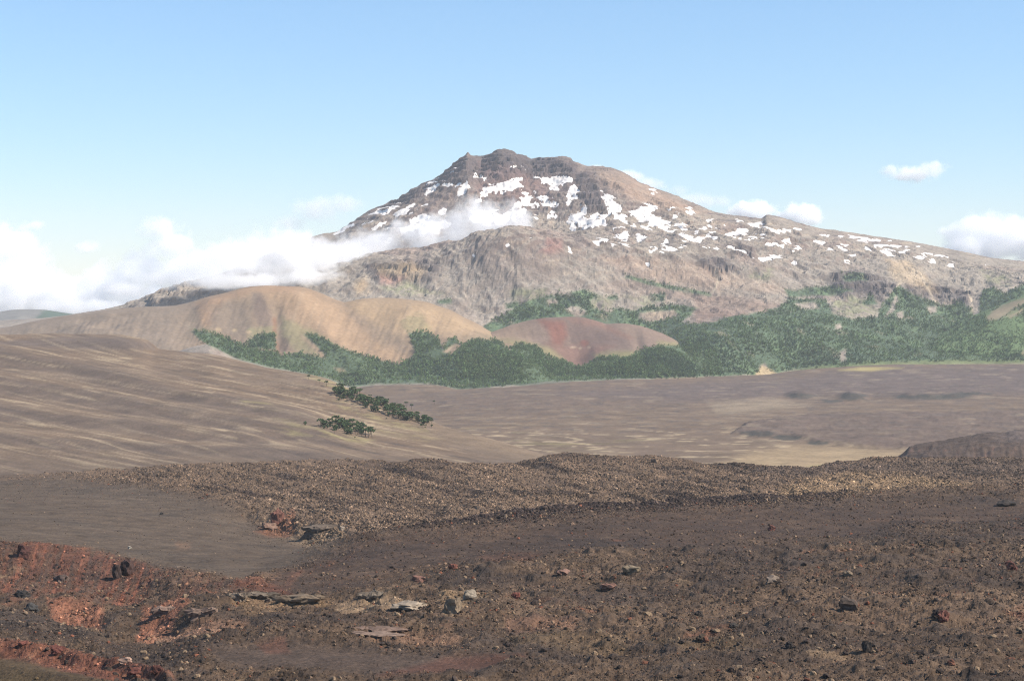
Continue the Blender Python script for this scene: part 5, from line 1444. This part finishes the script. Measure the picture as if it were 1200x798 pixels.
# ------------------------------------------------------------------ clouds
def cloud(name, label, blobs, D, dens, scale, amp=0.55, thick=1.0, gain=1.6, seed=0, pad=1.3):
    """blobs: (x, y, rx, ry, weight) as bearings at distance D; every cloud fills its own lumpy volume with uneven vapour."""
    bm = bmesh.new()
    k = D / F
    m = bpy.data.materials.new(name); m.use_nodes = True
    nt = m.node_tree
    for q in list(nt.nodes):
        if q.type != 'OUTPUT_MATERIAL':
            nt.nodes.remove(q)
    out = next(q for q in nt.nodes if q.type == 'OUTPUT_MATERIAL')
    geo = nd(nt, 'ShaderNodeNewGeometry')
    acc = None
    rmin = 1e9
    for b in blobs:
        x, y, rx, ry = b[:4]; w = b[4] if len(b) > 4 else 1.0; dd = b[5] if len(b) > 5 else 0.0
        kk = (D + dd) / F
        c = Vector((kk * (x - 600), D + dd, kk * (YH - y)))
        r = Vector((rx * kk, max(rx, ry) * kk * 0.8 * thick, ry * kk))
        mat = Matrix.Translation(c) @ Matrix.Diagonal((r.x * pad, r.y * pad, r.z * pad, 1))
        bmesh.ops.create_icosphere(bm, subdivisions=3, radius=1.0, matrix=mat)
        rmin = min(rmin, min(r))
        s = nd(nt, 'ShaderNodeVectorMath', operation='SUBTRACT'); s.inputs[1].default_value = c
        nt.links.new(geo.outputs['Position'], s.inputs[0])
        d = nd(nt, 'ShaderNodeVectorMath', operation='DIVIDE'); d.inputs[1].default_value = r
        nt.links.new(s.outputs[0], d.inputs[0])
        l = nd(nt, 'ShaderNodeVectorMath', operation='LENGTH'); nt.links.new(d.outputs[0], l.inputs[0])
        o1 = nd(nt, 'ShaderNodeMath', operation='SUBTRACT'); o1.inputs[0].default_value = 1.0; nt.links.new(l.outputs['Value'], o1.inputs[1])
        if w != 1.0:
            ww = nd(nt, 'ShaderNodeMath', operation='MULTIPLY'); ww.inputs[1].default_value = w; nt.links.new(o1.outputs[0], ww.inputs[0]); o1 = ww
        if acc is None:
            acc = o1.outputs[0]
        else:
            mx = nd(nt, 'ShaderNodeMath', operation='SMOOTH_MAX'); mx.inputs[2].default_value = 0.25
            nt.links.new(acc, mx.inputs[0]); nt.links.new(o1.outputs[0], mx.inputs[1]); acc = mx.outputs[0]
    tn = nd(nt, 'ShaderNodeTexNoise'); tn.inputs['Scale'].default_value = 1.0 / scale; tn.inputs['Detail'].default_value = 7; tn.inputs['Roughness'].default_value = 0.66
    of = nd(nt, 'ShaderNodeVectorMath', operation='ADD'); of.inputs[1].default_value = (seed * 977.0, seed * 311.0, seed * 53.0)
    nt.links.new(geo.outputs['Position'], of.inputs[0]); nt.links.new(of.outputs[0], tn.inputs['Vector'])
    nm = nd(nt, 'ShaderNodeMath', operation='MULTIPLY_ADD'); nm.inputs[1].default_value = 2 * amp * 1.6; nm.inputs[2].default_value = -amp * 1.6
    nt.links.new(tn.outputs['Fac'], nm.inputs[0])
    ad = nd(nt, 'ShaderNodeMath', operation='ADD'); nt.links.new(acc, ad.inputs[0]); nt.links.new(nm.outputs[0], ad.inputs[1])
    mr = nd(nt, 'ShaderNodeMapRange', interpolation_type='SMOOTHSTEP')
    mr.inputs['From Min'].default_value = 0.0; mr.inputs['From Max'].default_value = 1.0 / gain
    mr.inputs['To Min'].default_value = 0.0; mr.inputs['To Max'].default_value = dens
    nt.links.new(ad.outputs[0], mr.inputs['Value'])
    pv = nd(nt, 'ShaderNodeVolumePrincipled')
    pv.inputs['Color'].default_value = (0.999, 0.999, 0.999, 1)
    pv.inputs['Anisotropy'].default_value = 0.0
    nt.links.new(mr.outputs[0], pv.inputs['Density'])
    nt.links.new(pv.outputs[0], out.inputs['Volume'])
    me = bpy.data.meshes.new(name); bm.to_mesh(me); bm.free()
    o = link(name, me, m)
    md = o.modifiers.new('skin', 'REMESH'); md.mode = 'VOXEL'; md.voxel_size = max(rmin * 0.3, 3 * k)
    tag(o, label, 'cloud')
    return o


cloud('cloud', 'long low white cloud wrapped round the left flank of the volcano', [
    (150, 340, 34, 12, 1, -850), (200, 328, 36, 14, 1, -850), (238, 314, 42, 24, 1, -850), (275, 304, 46, 32, 1, -800), (320, 300, 52, 36, 1, -700), (365, 302, 50, 31, 1, -500), (410, 304, 48, 24, 1, -250), (350, 326, 60, 13, 1, -700), (270, 329, 70, 12, 1, -850),
    (455, 303, 48, 24), (505, 293, 48, 27), (540, 282, 46, 30), (574, 272, 44, 33), (608, 264, 30, 24), (550, 256, 38, 26, 0.7), (440, 286, 50, 20, 0.8), (490, 272, 46, 20, 0.7), (588, 248, 30, 18, 0.6), (520, 262, 40, 20, 0.6)],
    10150, 0.0095, 170, amp=0.72, thick=0.7, seed=1, gain=2.0)
cloud('cloud', 'thin wisp of cloud in the sky above the left shoulder of the volcano', [(372, 246, 34, 18, 0.8), (400, 238, 26, 14, 0.7), (345, 262, 26, 12, 0.7)], 28600, 0.0022, 300, amp=0.7, seed=2)
cloud('cloud_bank', 'broad white cloud bank low in the sky at the left edge', [
    (-140, 300, 90, 55), (-50, 300, 60, 42), (0, 290, 44, 30), (30, 300, 30, 26), (20, 335, 60, 34), (-30, 350, 90, 28), (85, 345, 56, 26), (130, 335, 44, 26), (165, 318, 36, 26), (190, 268, 26, 17), (200, 288, 30, 20), (214, 320, 40, 24), (100, 290, 16, 8, 0.8), (44, 264, 14, 8, 0.8), (180, 350, 50, 16), (90, 358, 90, 12)],
    29000, 0.0042, 330, amp=0.8, seed=3, gain=2.2)
cloud('cloud', 'small white cumulus behind the right ridge, left of a twin', [(880, 248, 30, 13), (868, 243, 14, 7), (898, 246, 14, 9)], 29000, 0.008, 200, amp=0.7, seed=4, gain=2.2)
cloud('cloud', 'small white cumulus behind the right ridge, right of its twin', [(938, 252, 24, 15), (950, 254, 18, 12), (922, 254, 16, 10)], 29200, 0.008, 200, amp=0.7, seed=5, gain=2.2)
cloud('cloud', 'faint cloud peeping over the ridge right of the summit', [(735, 207, 24, 9), (760, 216, 22, 9, 0.8), (700, 197, 14, 5, 0.7)], 28700, 0.004, 240, amp=0.65, seed=6)
cloud('cloud', 'faint haze-like cloud above the ridge between summit and cumulus', [(815, 236, 34, 12, 0.8), (845, 236, 20, 8, 0.7), (792, 224, 20, 8, 0.7)], 28900, 0.0018, 260, amp=0.7, seed=7)
cloud('cloud', 'small lone white cloud high in the sky at the right', [(1070, 204, 34, 10), (1092, 197, 20, 9), (1046, 200, 16, 8, 0.8)], 29600, 0.004, 180, amp=0.95, seed=8, gain=1.6)
cloud('cloud', 'large white cumulus behind the right end of the ridge', [(1150, 266, 34, 18), (1125, 274, 26, 16), (1180, 276, 46, 24), (1230, 284, 60, 34), (1150, 290, 56, 20), (1300, 300, 60, 30)], 29400, 0.005, 300, amp=0.75, seed=9, gain=1.8)

# ------------------------------------------------------------------ air
hz = bpy.data.materials.new('air'); hz.use_nodes = True
nt = hz.node_tree
for q in list(nt.nodes):
    if q.type != 'OUTPUT_MATERIAL':
        nt.nodes.remove(q)
pv = nd(nt, 'ShaderNodeVolumePrincipled')
pv.inputs['Color'].default_value = (0.88, 0.93, 1.0, 1)
pv.inputs['Density'].default_value = 1.4e-5
pv.inputs['Anisotropy'].default_value = 0.0
nt.links.new(pv.outputs[0], next(q for q in nt.nodes if q.type == 'OUTPUT_MATERIAL').inputs['Volume'])
zlow = min(float(g.Z.min()) for g in (VG, PG, FG, SG, HG, CG, RG, LG, MG)) - 1.0
ztop = max(float(VG.Z.max()), 0.0) + 12.0
xw = 26200.0
bmx = bmesh.new()
bmesh.ops.create_cube(bmx, size=1.0, matrix=Matrix.Translation((0, 25900 / 2 - 150, (zlow + ztop) / 2)) @ Matrix.Diagonal((2 * xw, 26200, ztop - zlow, 1)))
me = bpy.data.meshes.new('haze'); bmx.to_mesh(me); bmx.free()
haze = link('haze', me, hz)
tag(haze, 'thin pale blue haze filling the air between the viewpoint and the mountains', 'haze', kind='stuff')
print('tris', sum(len(o.data.polygons) * 2 for o in SC.objects if o.type == 'MESH'), 'objects', len(SC.objects))
